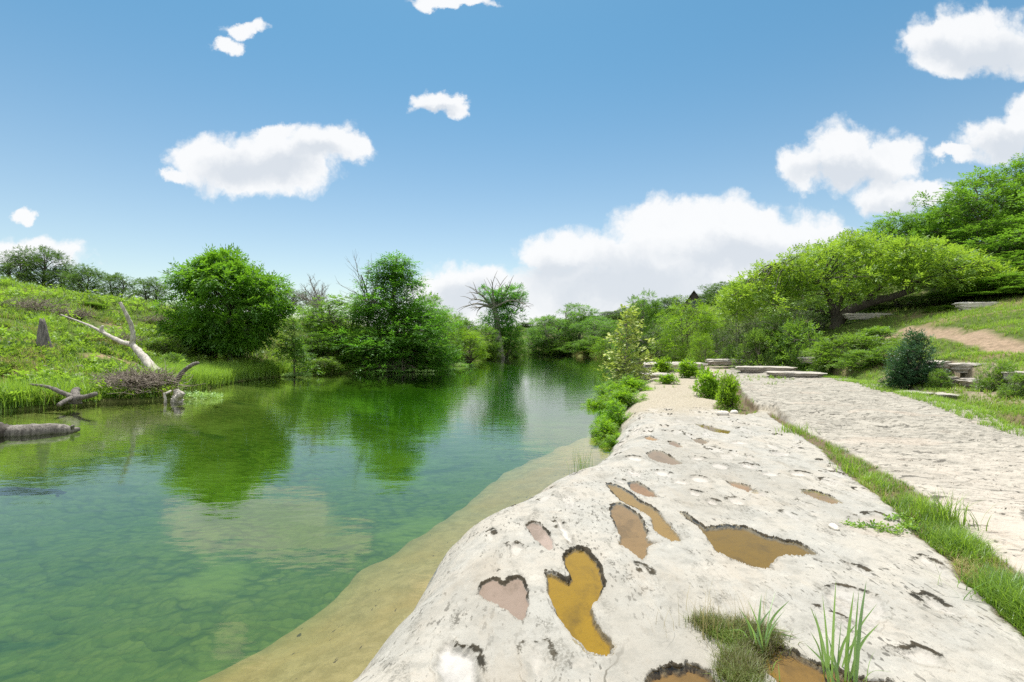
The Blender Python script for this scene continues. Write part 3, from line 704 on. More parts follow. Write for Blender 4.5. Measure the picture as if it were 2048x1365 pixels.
    L.add(v, q, tint=tt)
    return W.mesh('trunk', M[bark]), L.mesh('crown', M[leaf], False)
PROTO = {}
WIDE = 1.22
def proto(key, H, Rr, **kw):
    PROTO[key] = [tree_mesh(H=H, Rr=Rr, **kw), H, Rr, False]
def place_mesh(name, label, cat, loc, tw, cw, group=None, rz=0, scale=(1, 1, 1), tn='trunk', cn='crown'):
    t = thing(name, label, cat, loc, group, None, rz, scale)
    obj(tn, tw, t); obj(cn, cw, t)
    return t
def tz1(x, y): return float(terrain(np.array([x]), np.array([y]))[0])
first = {}
rot = random.Random(11)
def plant(key, name, label, cat, px, top, wpx, Y, group=None, dz=-.05, rz=None, zg=None, tn='trunk'):
    (tw, cw), H, Rr, _ = PROTO[key]
    X = (px - HX) / F * Y
    g = tz1(X, Y) if zg is None else zg
    h = CZ + (HY - top) / F * Y - g; w = wpx / F * Y
    s = w / (2 * Rr) * WIDE
    loc = (X, Y, g + dz); rz = rot.uniform(0, 6.28) if rz is None else rz
    sc = (s, s, max(h, .2) / H)
    if (key, name) not in first:
        first[(key, name)] = place_mesh(name, label, cat, loc, tw, cw, group, rz, sc, tn=tn)
        return first[(key, name)]
    r = dup(first[(key, name)], loc, rz, sc, label, group)
    r['category'] = cat
    if not group and 'group' in r: del r['group']
    return r

proto('walnut', 6.2, 3.3, seed=1, shape='round', cb=.21, nc=170, cr=.72, ns=44, spl=.46, nl=8, ll=.24, lw=.085, leaf='walnut', tr=.17, upb=.15, jit=.24, inner=.55, droop=.45)
proto('cypress', 9, 4.3, seed=2, shape='cone', cb=.03, nc=170, cr=.85, ns=42, spl=.5, nl=6, ll=.20, lw=.07, leaf='cypress', tr=.22, upb=.05, flatn=.42, jit=.2, trunk_top=.95, inner=.3, droop=.2, stretch_out=.3)
proto('sapling', 3, 1.0, seed=3, shape='cone', cb=.2, nc=36, cr=.28, ns=22, spl=.25, nl=5, ll=.12, lw=.05, leaf='broad', tr=.04, upb=.1, flatn=.4, trunk_top=.95, inner=.2)
for i, k in enumerate(('oak_a', 'oak_b', 'oak_c')):
    proto(k, 7, 3.8, seed=20 + i, shape='round', cb=.25, nc=75, cr=.85, ns=34, spl=.35, nl=5, ll=.20, lw=.095, leaf='oak', bark='darkbark', tr=.22, upb=.4, flatn=.6, jit=.42, stems=2)
for i, k in enumerate(('broad_a', 'broad_b', 'broad_c')):
    proto(k, 7, 3.6, seed=30 + i, shape='round', cb=.08, nc=90, cr=.8, ns=38, spl=.4, nl=6, ll=.20, lw=.09, leaf='broad', tr=.16, upb=.35, jit=.42, stems=2)
for i, k in enumerate(('lime_a', 'lime_b')):
    proto(k, 6, 3.4, seed=40 + i, shape='round', cb=.08, nc=85, cr=.75, ns=40, spl=.5, nl=7, ll=.17, lw=.05, leaf='lime', tr=.12, upb=.1, jit=.28, droop=.55, stems=3)
for i, k in enumerate(('olive_a', 'olive_b')):
    proto(k, 6, 3.4, seed=50 + i, shape='round', cb=.05, nc=80, cr=.75, ns=30, spl=.35, nl=5, ll=.17, lw=.07, leaf='olive', bark='greybark', tr=.14, upb=.4, jit=.3, stems=3, twigs=5)
for i, k in enumerate(('spread_a', 'spread_b')):
    proto(k, 10, 6.5, seed=60 + i, shape='flat', cb=.12, nc=95, cr=1.15, ns=34, spl=.6, nl=5, ll=.30, lw=.12, leaf='spread', bark='greybark', tr=.28, upb=.35, flatn=.35, jit=.25, stems=2, inner=.2)
for i, k in enumerate(('shrub_a', 'shrub_b', 'shrub_c')):
    proto(k, 1.8, 1.3, seed=70 + i, shape='shrub', cb=.0, nc=60, cr=.34, ns=30, spl=.2, nl=5, ll=.10, lw=.045, leaf='shrub', tr=.03, upb=.5, jit=.3, stems=4, trunk_top=.6, twigs=3)
proto('darkshrub', 1.7, .8, seed=81, shape='shrub', cb=.0, nc=70, cr=.26, ns=40, spl=.16, nl=5, ll=.07, lw=.035, leaf='darkshrub', bark='darkbark', tr=.04, upb=.5, jit=.3, stems=3, trunk_top=.7)
proto('sycamore', 3.2, 1.0, seed=82, shape='column', cb=.06, nc=70, cr=.25, ns=9, spl=.22, nl=3, ll=.13, lw=.12, leaf='sycamore', bark='greybark', tr=.035, upb=.4, jit=.3, trunk_top=.95, inner=.15)
proto('fern_a', 1.2, 1.0, seed=83, shape='shrub', cb=.0, nc=60, cr=.26, ns=30, spl=.24, nl=8, ll=.09, lw=.032, leaf='fern', bark='bark', tr=.025, upb=.15, jit=.7, stems=3, trunk_top=.5, droop=.4, stretch_out=.9, flatn=.6)
proto('fern_b', 1.0, .8, seed=84, shape='shrub', cb=.0, nc=46, cr=.24, ns=30, spl=.22, nl=8, ll=.08, lw=.03, leaf='fern', bark='bark', tr=.02, upb=.15, jit=.75, stems=3, trunk_top=.5, droop=.4, stretch_out=.9, flatn=.6)
proto('leafybush', .9, .55, seed=85, shape='shrub', cb=.0, nc=34, cr=.17, ns=16, spl=.18, nl=5, ll=.13, lw=.065, leaf='lime', tr=.02, upb=.4, jit=.6, stems=2, trunk_top=.7)

def seg(px, py, Y): return PY(px, py, Y)
# ---- left bank trees
plant('walnut', 'walnut_tree', 'big round bright green tree on the left bank with dark shade under it', 'tree', 458, 503, 172, 30.5, rz=.3)
plant('cypress', 'cypress_tree', 'tall dark green conical tree by the water, highest on the left shore', 'tree', 790, 503, 262, 39.5, rz=1.2)
plant('sapling', 'young_tree', 'slim young tree on the bank just right of the big round tree', 'tree', 588, 632, 70, 31)
for k, px, top, w, Y, lab in [
    ('oak_a', 32, 500, 74, 40, 'dark oak on the ridge nearest the left picture edge'),
    ('oak_b', 84, 490, 80, 41, 'dark oak with an open crown, second from left on the ridge'),
    ('oak_c', 128, 522, 58, 42, 'low dark oak on the ridge between the open oak and the bushy ones'),
    ('oak_a', 172, 526, 80, 39, 'bushy dark oak on the ridge behind the leaning stump'),
    ('oak_b', 236, 545, 76, 39, 'rounded dark oak on the ridge directly above the pale dead trunk'),
    ('oak_c', 303, 553, 72, 38, 'small wispy oak on the ridge beside the big round tree'),
    ('oak_b', 582, 576, 62, 62, 'hazy dark oak standing behind the right side of the big round tree')]:
    plant(k, 'oak_tree', lab, 'tree', px, top, w, Y, 'oaks along the left ridge')
for k, px, top, w, Y, lab in [
    ('broad_a', 685, 588, 150, 41, 'mid green leafy tree left of the tall conical tree'),
    ('broad_b', 735, 655, 88, 36.8, 'low light green tree leaning over the water left of the conical tree'),
    ('broad_c', 848, 585, 96, 44, 'leafy tree tucked against the right side of the conical tree'),
    ('broad_a', 790, 655, 150, 38.5, 'dense dark green thicket at the foot of the conical tree'),
    ('broad_b', 880, 640, 70, 47.5, 'bushy tree between the conical tree and the yellow green one'),
    ('lime_a', 893, 615, 62, 54, 'yellow green tree right of the tall conical tree'),
    ('broad_c', 918, 628, 70, 66, 'darker tree behind the yellow green tree on the left shore'),
    ('lime_b', 938, 655, 84, 56, 'light green leafy tree hanging over the left shore'),
    ('broad_b', 968, 650, 64, 66, 'green tree left of the flat topped dead crowned tree'),
    ('broad_c', 1012, 630, 66, 72, 'ivy green tree wrapped round the foot of the dead crowned tree'),
    ('broad_a', 1030, 668, 44, 76, 'small rounded tree at the water right of the dead crowned tree'),
    ('broad_c', 652, 612, 84, 46, 'leafy tree below the leafless grey one on the left shore'),
    ('broad_b', 632, 664, 64, 37, 'low leafy tree on the bank between the slim young tree and the centre group'),
    ('lime_a', 985, 685, 40, 66, 'low lime bush at the waterline below the dead crowned tree')]:
    plant(k, 'riverside_tree', lab, 'tree', px, top, w, Y, 'leafy trees along the left shore')
for k, px, top, w, Y, lab in [
    ('shrub_a', 25, 662, 60, 22, 'leafy green shrub low on the left slope at the picture edge'),
    ('shrub_b', 22, 720, 70, 18.5, 'dark leafy shrub by the long thin branch at the left edge'),
    ('shrub_c', 200, 712, 80, 21, 'leafy shrub on the slope left of the white dead trunk'),
    ('shrub_a', 150, 680, 46, 23.5, 'small leafy shrub right of the pointed stump'),
    ('shrub_b', 330, 752, 44, 18.9, 'green leafy shrub growing out of the brush pile'),
    ('shrub_c', 330, 668, 66, 27, 'leafy shrub on the slope behind the white dead trunk'),
    ('shrub_a', 180, 622, 50, 31, 'small dark shrub high on the left slope above the dead branch'),
    ('shrub_b', 345, 704, 54, 24, 'low shrub in front of the big round tree on its left'),
    ('shrub_c', 645, 712, 76, 34.6, 'reddish green shrub on the crumbling bank left of the centre trees'),
    ('shrub_a', 60, 588, 50, 33, 'small shrub just below the left ridge oaks')]:
    plant(k, 'bank_shrub', lab, 'shrub', px, top, w, Y, 'shrubs on the left bank', tn='stem')
# ---- far trees closing the river bend
fx = random.Random(4)
for k, px, top, w, Y, lab in [
    ('spread_a', 1152, 606, 120, 96, 'tall spreading green tree above the river bend'),
    ('spread_b', 1100, 632, 110, 94, 'flat crowned tree left of the tallest one at the bend'),
    ('spread_a', 1066, 655, 70, 98, 'low spreading tree where the river disappears'),
    ('spread_b', 1195, 632, 90, 88, 'wide spreading tree right of the tallest one at the bend'),
    ('spread_a', 1225, 640, 70, 80, 'spreading tree at the bend partly behind the pale leaved sapling'),
    ('broad_c', 1180, 672, 70, 80, 'dark rounded tree at the right waterline of the bend'),
    ('broad_a', 1120, 672, 60, 92, 'leafy tree at the far waterline under the flat crown'),
    ('broad_b', 1085, 684, 50, 95, 'small dark tree at the far waterline'),
    ('lime_b', 1215, 672, 60, 66, 'bright low tree on the right shore behind the pale leaved sapling'),
    ('broad_b', 1150, 684, 60, 88, 'low leafy tree at the bend beneath the tallest spreading tree'),
    ('olive_b', 1240, 660, 60, 60, 'grey green tree on the right shore before the bend')]:
    plant(k, 'bend_tree', lab, 'tree', px, top, w, Y, 'trees around the river bend')
i = 0
for px in range(985, 1290, 19):
    for Y in (150, 215):
        i += 1
        top = np.interp(px, [985, 1050, 1100, 1200, 1290], [662, 642, 640, 626, 600]) + fx.uniform(-2, 5) + (0 if Y > 200 else 9)
        plant(('oak_a', 'oak_b', 'oak_c')[i % 3], 'distant_tree', 'dark tree in the distant row behind the river bend', 'tree', px + fx.uniform(-6, 6), top, 34 if Y < 200 else 30, Y, 'dark trees in the distance')
for px, Y in ((540, 120), (600, 125), (660, 120), (870, 120), (930, 130)):
    plant(('oak_a', 'oak_b', 'oak_c')[px % 3], 'distant_tree', 'dark tree far behind the left shore trees', 'tree', px, 640, 60, Y, 'dark trees far behind the left shore')

# ---- right bank trees
for k, px, top, w, Y, lab in [
    ('broad_a', 1286, 584, 76, 52, 'bright green upright tree behind the pale leaved sapling'),
    ('oak_a', 1345, 590, 80, 95, 'dark rounded oak left of the gabled house'),
    ('lime_b', 1375, 592, 120, 44, 'lime green willowy tree in the middle of the right bank'),
    ('lime_a', 1425, 605, 90, 47, 'lime green tree right of the willowy one'),
    ('lime_a', 1404, 662, 52, 38, 'small lime tree at the end of the rock ledge'),
    ('oak_b', 1440, 563, 84, 84, 'dark oak on the hilltop right of the gabled house'),
    ('oak_c', 1500, 556, 80, 78, 'dark oak on the hill left of the leaning tree'),
    ('oak_a', 1545, 540, 80, 66, 'dark oak just above the left end of the leaning tree'),
    ('olive_a', 1480, 610, 96, 43, 'grey green twiggy tree beside the lime trees'),
    ('olive_b', 1530, 598, 100, 44, 'grey green tree in the shade of the leaning tree'),
    ('olive_a', 1320, 655, 84, 48, 'low grey green tree with bare twigs behind the sapling'),
    ('olive_b', 1445, 655, 80, 40, 'low grey green bush below the twiggy tree'),
    ('broad_b', 1560, 625, 110, 42, 'green tree on the slope left of the leaning trunk'),
    ('oak_b', 1620, 500, 110, 56, 'dark oak rising behind the left half of the leaning tree'),
    ('broad_c', 1690, 470, 110, 52, 'green tree rising behind the middle of the leaning tree'),
    ('broad_a', 1790, 425, 150, 50, 'tall green tree on the hill behind the leaning tree'),
    ('broad_c', 1880, 408, 130, 48, 'green tree on the hill right of the tall one behind the leaning tree'),
    ('broad_a', 1960, 342, 190, 44, 'large green tree at the top of the right hill'),
    ('broad_b', 2050, 318, 170, 44, 'tree on the hilltop cut by the right picture edge'),
    ('broad_b', 2000, 440, 190, 40, 'broad green tree below the large hilltop tree'),
    ('oak_c', 1905, 520, 120, 40, 'dark oak in the shade right of the leaning tree'),
    ('broad_a', 2060, 500, 150, 36, 'green tree low on the hill at the right picture edge'),
    ('broad_c', 2010, 545, 130, 33, 'feathery green tree over the grass at the right edge'),
    ('oak_b', 1935, 575, 100, 35, 'low dark oak behind the grassy slope'),
    ('olive_b', 1800, 590, 130, 37.5, 'grey green bush under the leaning tree'),
    ('olive_a', 1745, 600, 90, 40, 'dull bush behind the leaning trunk'),
    ('oak_a', 1700, 560, 100, 46, 'dark oak in the shade behind the leaning trunk'),
    ('oak_c', 1640, 590, 90, 44, 'dark oak left of the leaning trunk'),
    ('oak_b', 1600, 570, 90, 50, 'dark oak in the gap between the hill oaks'),
    ('oak_c', 1850, 560, 110, 44, 'shaded dark oak behind the grey green bush'),
    ('broad_b', 1245, 672, 50, 48, 'green bush at the shore behind the pale leaved sapling'),
    ('olive_a', 1865, 592, 110, 39, 'grey green bush in the deep shade right of the leaning branch'),
    ('broad_a', 1985, 582, 120, 33, 'low leafy tree along the back edge of the grass slope'),
    ('broad_c', 2060, 565, 110, 31, 'leafy tree over the grass slope at the far right edge'),
    ('olive_b', 1910, 600, 90, 35.5, 'dull green bush at the back of the grass slope left of the low leafy tree'),
    ('olive_b', 1640, 628, 80, 37.5, 'grey green bush at the left foot of the leaning trunk'),
    ('olive_a', 1590, 600, 100, 40, 'grey green tree filling the gap left of the leaning trunk'),
    ('olive_b', 1395, 640, 90, 56, 'grey green tree behind the lime trees')]:
    plant(k, 'hillside_tree', lab, 'tree', px, top, w, Y, 'trees on the right hillside')
i = 0
for px, top, Y in [(1310, 610, 130), (1280, 612, 140), (1375, 606, 120), (1415, 585, 110), (1465, 572, 105), (1590, 535, 80), (1650, 500, 78), (1740, 470, 75), (1830, 440, 70), (1920, 400, 70), (2040, 360, 66), (2120, 330, 60), (2200, 330, 55), (2150, 450, 44), (2230, 520, 38), (1480, 600, 70), (1340, 630, 75), (1300, 650, 62)]:
    i += 1
    plant(('oak_a', 'broad_a', 'oak_c', 'broad_c')[i % 4], 'hillside_tree', 'tree filling the wooded hill behind the nearer right bank trees', 'tree', px, top, 95 if Y < 90 else 70, Y, 'background trees on the right hill')
for k, px, top, w, Y, lab in [
    ('shrub_a', 1510, 664, 76, 31, 'rounded light green shrub left of the yellow green one at the ledge end'),
    ('shrub_b', 1600, 640, 120, 30.5, 'large yellow green shrub in front of the leaning trunk'),
    ('shrub_c', 1695, 662, 136, 25.5, 'spreading soft green shrub at the edge of the grey rock'),
    ('shrub_a', 1752, 655, 110, 26.0, 'green shrub behind the spreading one on the slope'),
    ('shrub_b', 1655, 690, 70, 26, 'low green shrub left of the spreading one at the rock edge'),
    ('shrub_c', 1885, 610, 50, 33, 'small rounded green bush at the back of the grass slope'),
    ('shrub_a', 1560, 690, 60, 32, 'low green shrub between the rounded and the yellow green ones'),
    ('shrub_b', 1775, 690, 74, 21.5, 'low green shrub just left of the dark green bush'),
    ('shrub_a', 1720, 700, 80, 22.5, 'low yellowish shrub at the rock edge below the spreading one'),
    ('shrub_c', 1925, 702, 56, 16.8, 'small leafy shrub on top of the bank step'),
    ('shrub_b', 1880, 735, 40, 15.0, 'scrubby small shrub hiding the foot of the bank step'),
    ('shrub_a', 2040, 745, 60, 12.4, 'scrubby shrub growing under the boulder at the right edge'),
    ('shrub_b', 1460, 690, 50, 37, 'small shrub at the far end of the rock steps'),
    ('shrub_c', 1995, 712, 62, 13.6, 'sparse yellow green shrub among the stones at the right edge')]:
    plant(k, 'shrub', lab, 'shrub', px, top, w, Y, 'shrubs along the right bank', tn='stem')
plant('darkshrub', 'juniper_bush', 'dark green dense bush at the foot of the stone step', 'bush', 1826, 664, 84, 16.0, tn='stem')
plant('sycamore', 'sycamore_sapling', 'slender sapling with pale yellow green leaves at the ledge rim', 'tree', 1252, 612, 92, 23, zg=.15)
for k, px, top, w, Y, zg, lab in [
    ('fern_a', 1262, 754, 84, 18.5, .2, 'bright green feathery bush on the rock rim below the pale leaved sapling'),
    ('fern_b', 1205, 770, 60, 16.5, .0, 'bright green feathery bush reaching farthest out over the water'),
    ('fern_a', 1245, 774, 70, 15.0, .15, 'bright green feathery bush in the middle of the rock edge clump'),
    ('fern_b', 1226, 800, 58, 13.0, .0, 'bright green feathery bush halfway down the rock edge clump'),
    ('fern_a', 1212, 838, 56, 11.0, -.05, 'bright green feathery bush at the near end of the rock edge clump'),
    ('fern_b', 1222, 868, 34, 10.2, .0, 'small feathery shoot nearest the camera on the rock edge')]:
    plant(k, 'overhanging_bush', lab, 'bush', px, top, w, Y, 'feathery bushes along the rock edge', zg=zg, tn='stem')
for px, top, w, Y, lab in [(1417, 734, 36, 15.6, 'leafy green bush on the soil patch, the farther of the pair'), (1456, 746, 34, 13.2, 'leafy green bush beside the sharp edge of the grey rock'),
                           (1378, 716, 32, 24, 'dark leafy bush on the rock ledge left of the steps'), (1335, 746, 28, 20.5, 'low leafy bush beside the sapling on the ledge'), (1325, 712, 28, 26, 'grey leafy bush on the flat block of rock')]:
    plant('leafybush', 'leafy_bush', lab, 'bush', px, top, w, Y, 'small bushes on the rock', zg=.36 + (.1 if Y > 20 else 0), tn='stem')

# ---- leaning tree
def leaning():
    rng = rs(7)
    W, L = MB(), MB()
    Y0 = 36.0
    def g(px, py, dy=0): return PY(px, py, Y0 + dy)
    b = g(1668, 655); b[2] = tz1(b[0], b[1]) - .2
    t1 = curve([b, g(1690, 628), g(1735, 607, -.5), g(1790, 592, -1), g(1850, 570, -1.5), g(1905, 540, -2), g(1960, 525, -2)], 5)
    W.tube(t1, np.linspace(.42, .07, len(t1)), 9, wob=.08, rng=rng)
    t2 = curve([b + [.3, .3, 0], g(1672, 620, .4), g(1690, 585, 1), g(1720, 545, 1.5), g(1750, 505, 2)], 5)
    W.tube(t2, np.linspace(.34, .06, len(t2)), 8, wob=.08, rng=rng)
    t3 = curve([t2[3], g(1650, 580, 0), g(1610, 550, -.5), g(1575, 525, -1)], 5)
    W.tube(t3, np.linspace(.22, .05, len(t3)), 7, wob=.08, rng=rng)
    t4 = curve([t1[8], g(1775, 560, 1), g(1815, 520, 1.5), g(1850, 490, 2)], 5)
    W.tube(t4, np.linspace(.2, .05, len(t4)), 7, wob=.08, rng=rng)
    limbs = [t1, t2, t3, t4]; joints = np.concatenate([t[4:] for t in limbs])
    xs = [1445, 1500, 1560, 1620, 1700, 1780, 1860, 1930, 1985, 2010]
    topc = [600, 545, 505, 482, 468, 468, 480, 500, 520, 545]; botc = [640, 640, 640, 630, 606, 588, 574, 578, 582, 570]
    allp = []
    for i in range(260):
        px = rng.uniform(1450, 2005); u = rng.rand() ** .75
        py = np.interp(px, xs, topc) + 12 + (np.interp(px, xs, botc) - np.interp(px, xs, topc) - 20) * (1 - u)
        depth = rng.uniform(-4.5, 4.5) * (1 - .3 * u)
        c = PY(px, py, Y0 + depth)
        j = joints[np.argmin(((joints - c) ** 2).sum(1) + 3 * np.maximum(joints[:, 2] - c[2], 0))]
        mid = (j + c) / 2 + [0, 0, .1 * np.linalg.norm(c - j)] + rng.uniform(-.2, .2, 3)
        if i % 2 == 0: W.tube(curve([j, mid, c], 3), np.linspace(.06, .015, 7), 5, cap=False)
        for k in range(2): W.tube([c, c + rand_dir(rng, 1)[0] * .8], [.02, .008], 3, cap=False)
        m = 34; d = rand_dir(rng, m)
        p = c + d * (.85 * (.35 + .65 * rng.rand(m) ** .5))[:, None] * [1.1, 1.1, .45]
        dd = d * .7 + [0, 0, .25] + rng.uniform(-.5, .5, (m, 3)); dd /= np.linalg.norm(dd, axis=1)[:, None]
        allp.append((p, dd, np.clip(rng.uniform(.2, .8) + rng.uniform(-.25, .25, m), 0, 1)))
    p = np.concatenate([a[0] for a in allp]); dd = np.concatenate([a[1] for a in allp]); ti = np.concatenate([a[2] for a in allp])
    v, q, tt = sprays(p, dd, np.array([0, 0, 1.0]) + rng.uniform(-.4, .4, (len(p), 3)), .45, 6, .22, .10, rng, ti, .35)
    L.add(v - b, q, tint=tt)
    W.v = [a - b for a in W.v]
    place_mesh('leaning_tree', 'huge spreading tree with a thick dark trunk leaning low to the right', 'tree', b, W.mesh('trunk', M['darkbark']), L.mesh('crown', M['lean'], False))
leaning()

# ---- bare and dead trees
def bare(seed, H, r0, spread=.6, depth=5, nb=3, bark='greybark', d0=(0, 0, 1), curl=.25, first=.35, ratio=.68):
    rng = rs(seed); W = MB()
    def grow(p, d, ln, r, k):
        n = 4; pts = [p]; dd = d
        for i in range(n):
            dd = dd + rng.uniform(-curl, curl, 3) + [0, 0, .06]; dd /= np.linalg.norm(dd)
            pts.append(pts[-1] + dd * ln / n)
        W.tube(pts, np.linspace(r, r * .6 if k else r * .25, n + 1), 6 if r > .03 else 4, cap=False)
        if k == 0: return
        for j in range(nb + (rng.rand() < .4)):
            a = pts[rng.randint(1 if k < depth else 2, n + 1)]
            nd = dd + rand_dir(rng, 1)[0] * spread * 1.3; nd /= np.linalg.norm(nd)
            grow(a, nd, ln * rng.uniform(ratio * .8, ratio * 1.15), r * .55, k - 1)
        nd = dd + rand_dir(rng, 1)[0] * spread * .4
        grow(pts[-1], nd / np.linalg.norm(nd), ln * ratio, r * .6, k - 1)
    d0 = np.array(d0, float); grow(np.array([0, 0, -.2]), d0 / np.linalg.norm(d0), H * first, r0, depth)
    return W
def bare_at(name, label, px, base_py, top_py, Y, W, mat, group=None):
    v = np.concatenate(W.v); h = v[:, 2].max()
    X = (px - HX) / F * Y; g = tz1(X, Y)
    H = CZ + (HY - top_py) / F * Y - g
    W.v = [a * H / h for a in W.v]
    t = thing(name, label, 'tree', (X, Y, g), group); obj('trunk', W.mesh('trunk', M[mat]), t); return t
bare_at('bare_tree', 'leafless grey tree with a fan of thin branches behind the left shore', 655, 640, 546, 47, bare(3, 7, .16, .65, 5, 3, first=.28, d0=(-.2, 0, 1)), 'greybark')
bare_at('dead_tree', 'tall thin leafless tree poking above the leafy trees left of the conical one', 722, 660, 500, 40, bare(8, 8, .12, .42, 4, 2, first=.45), 'greybark')
def snag():
    b = PY(742, 640, 40.2); W = MB(); W.tube(curve([np.zeros(3), PY(735, 590, 40.2) - b, PY(722, 550, 40.2) - b], 5), np.linspace(.09, .05, 11), 6)
    b[2] = CZ + (HY - 640) / F * 40.2
    me = W.mesh('snag', M['darkbark']); thing('snag', 'dark broken trunk leaning beside the thin leafless tree', 'dead trunk', b, None, me)
snag()
def dead_crown():
    Y = 70.; rng = rs(12); W, L = MB(), MB()
    b = PY(1003, 712, Y); b[2] = tz1(b[0], b[1])
    t = curve([b, PY(996, 670, Y), PY(994, 640, Y), PY(988, 615, Y)], 5); W.tube(t, np.linspace(.55, .32, len(t)), 8, wob=.1, rng=rng)
    tips = [(936, 612, -1), (945, 600, 2), (948, 586, -2), (965, 574, 1), (985, 567, -1), (1000, 570, 2), (1018, 574, -2), (1035, 585, 1), (1048, 600, -1), (1040, 618, 2), (955, 622, 2), (1045, 608, -2)]
    ends = []
    for px, py, dy in tips:
        e = PY(px, py, Y + dy); a = t[-1] + rng.uniform(-.3, .3, 3); m = (a + e) / 2 + [0, 0, .5] + rng.uniform(-.5, .5, 3)
        c = curve([a, m, e], 5); W.tube(c, np.linspace(.2, .05, len(c)), 5, cap=False); ends.append(c)
        for k in range(6):
            s = c[rng.randint(4, len(c))]; d = (e - a) / np.linalg.norm(e - a) + rand_dir(rng, 1)[0] * .8
            W.tube(curve([s, s + d * .7 + [0, 0, .15], s + d * 1.3], 3), np.linspace(.06, .015, 7), 4, cap=False)
    P_, D_ = [], []
    for px, py, n, r in [(1000, 600, 200, 1.7), (1015, 592, 220, 1.9), (1030, 583, 200, 1.5), (978, 592, 110, 1.2), (1040, 595, 90, 1.0), (990, 590, 70, 1.0), (1005, 625, 200, 2.0), (985, 637, 200, 1.9), (1025, 632, 200, 1.9), (1000, 650, 240, 2.2), (975, 648, 120, 1.4), (1036, 600, 60, .9), (968, 580, 45, .7), (1012, 668, 200, 2), (995, 612, 100, 1.4), (1020, 615, 140, 1.6)]:
        c = PY(px, py, Y + rng.uniform(-1, 1)); d = rand_dir(rng, n); P_.append(c + d * (r * rng.rand(n) ** .4)[:, None] * [1, 1, .55]); D_.append(d)
    p = np.concatenate(P_); d = np.concatenate(D_) + [0, 0, .3]; d /= np.linalg.norm(d, axis=1)[:, None]
    v, q, tt = sprays(p, d, np.array([0, 0, 1.0]) + rng.uniform(-.4, .4, (len(p), 3)), .5, 5, .28, .12, rng, rng.uniform(.1, .8, len(p)))
    L.add(v - b, q, tint=tt); W.v = [a - b for a in W.v]
    place_mesh('dead_crowned_tree', 'flat topped tree with grey dead branches spreading above green ivy', 'tree', b, W.mesh('trunk', M['greybark']), L.mesh('crown', M['cypress'], False))
dead_crown()

# ------------------------------------------------------------------ driftwood and stones on the left bank
def limb_thing(name, label, cat, parts, mat, group=None):
    """parts: list of (part name, list of (world points, r0, r1))"""
    o = np.array(parts[0][1][0][0][0], float)
    rng = rs(len(label)); t = None
    if len(parts) == 1:
        W = MB()
        for pts, a, b in parts[0][1]:
            c = curve(pts, 9); W.tube(c - o, np.linspace(a, b, len(c)) * (1 + .08 * rng.uniform(-1, 1, len(c))), 12, wob=.15, rng=rng)
        return thing(name, label, cat, o, group, W.mesh(name, M[mat]))
    t = thing(name, label, cat, o, group)
    for pn, segs in parts:
        W = MB()
        for pts, a, b in segs:
            c = curve(pts, 9); W.tube(c - o, np.linspace(a, b, len(c)) * (1 + .08 * rng.uniform(-1, 1, len(c))), 12, wob=.15, rng=rng)
        obj(pn, W.mesh(pn, M[mat]), t)
    return t
YF = 21.5
limb_thing('fallen_tree', 'bleached white dead tree forking up the grassy left bank', 'dead tree', [
    ('trunk', [([PY(318, 748, YF - 1), PY(298, 728, YF), PY(280, 706, YF + .4), PY(264, 690, YF + .8)], .21, .115)]),
    ('branch', [([PY(264, 690, YF + .8), PY(240, 683, YF + 1.2), PY(207, 666, YF + 1.8), PY(175, 650, YF + 2.4), PY(122, 630, YF + 3)], .12, .03), ([PY(207, 666, YF + 1.8), PY(203, 658, YF + 1.8), PY(206, 652, YF + 1.8)], .09, .05)]),
    ('branch', [([PY(264, 690, YF + .8), PY(266, 672, YF + .7), PY(262, 650, YF + .6), PY(251, 626, YF + .4), PY(240, 605, YF + .3)], .11, .06)]),
], 'bleached')
def drift_log():
    rng = rs(31); pts = curve([PY(14, 866, 11.2), PY(40, 866, 11.3), PY(75, 864, 11.4), PY(110, 861, 11.5), PY(140, 861, 11.6), PY(157, 859, 11.6)], 6)
    o = pts[0].copy(); f = np.linspace(0, 1, len(pts)); rad = np.interp(f, [0, .2, .45, .7, .86, 1], [.175, .19, .18, .135, .075, .05])
    t = thing('drift_log', 'grey hollow log lying half in the water at the left edge', 'log', o)
    W = MB(); W.tube(pts - o, rad, 14, wob=.07, rng=rng); th = np.linspace(0, 2 * math.pi, 14)
    W.tube(curve([pts[26] - o, pts[26] - o + [.06, -.1, .1], pts[26] - o + [.14, -.14, .12]], 4), np.linspace(.05, .02, 9), 6)
    obj('bole', W.mesh('bole', M['drift']), t)
    ax = pts[0] - pts[3]; ax /= np.linalg.norm(ax); W = MB()
    W.tube(curve([np.zeros(3) - ax * .10, ax * .10, ax * .26 + [0, -.02, .0], ax * .40 + [0, -.03, -.03]], 4), np.interp(np.linspace(0, 1, 13), [0, .3, .7, 1], [.16, .21, .23, .19]), 12, cap=False, wob=.14, rng=rng)
    obj('hollow_end', W.mesh('hollow_end', M['darkbark']), t)
drift_log()
limb_thing('driftwood_snag', 'grey forked driftwood snag standing on the water line', 'driftwood', [
    ('trunk', [([PY(150, 806, 16), PY(152, 795, 16), PY(150, 783, 16.2), PY(156, 779, 16.2)], .16, .08)]),
    ('branch', [([PY(152, 797, 16), PY(125, 786, 15.9), PY(95, 774, 15.8), PY(60, 769, 15.8)], .09, .03)]),
    ('branch', [([PY(152, 797, 16), PY(172, 794, 15.8), PY(192, 788, 15.8)], .08, .07)]),
    ('branch', [([PY(148, 795, 16), PY(128, 804, 15.6), PY(117, 811, 15.4)], .08, .06)])], 'drift')
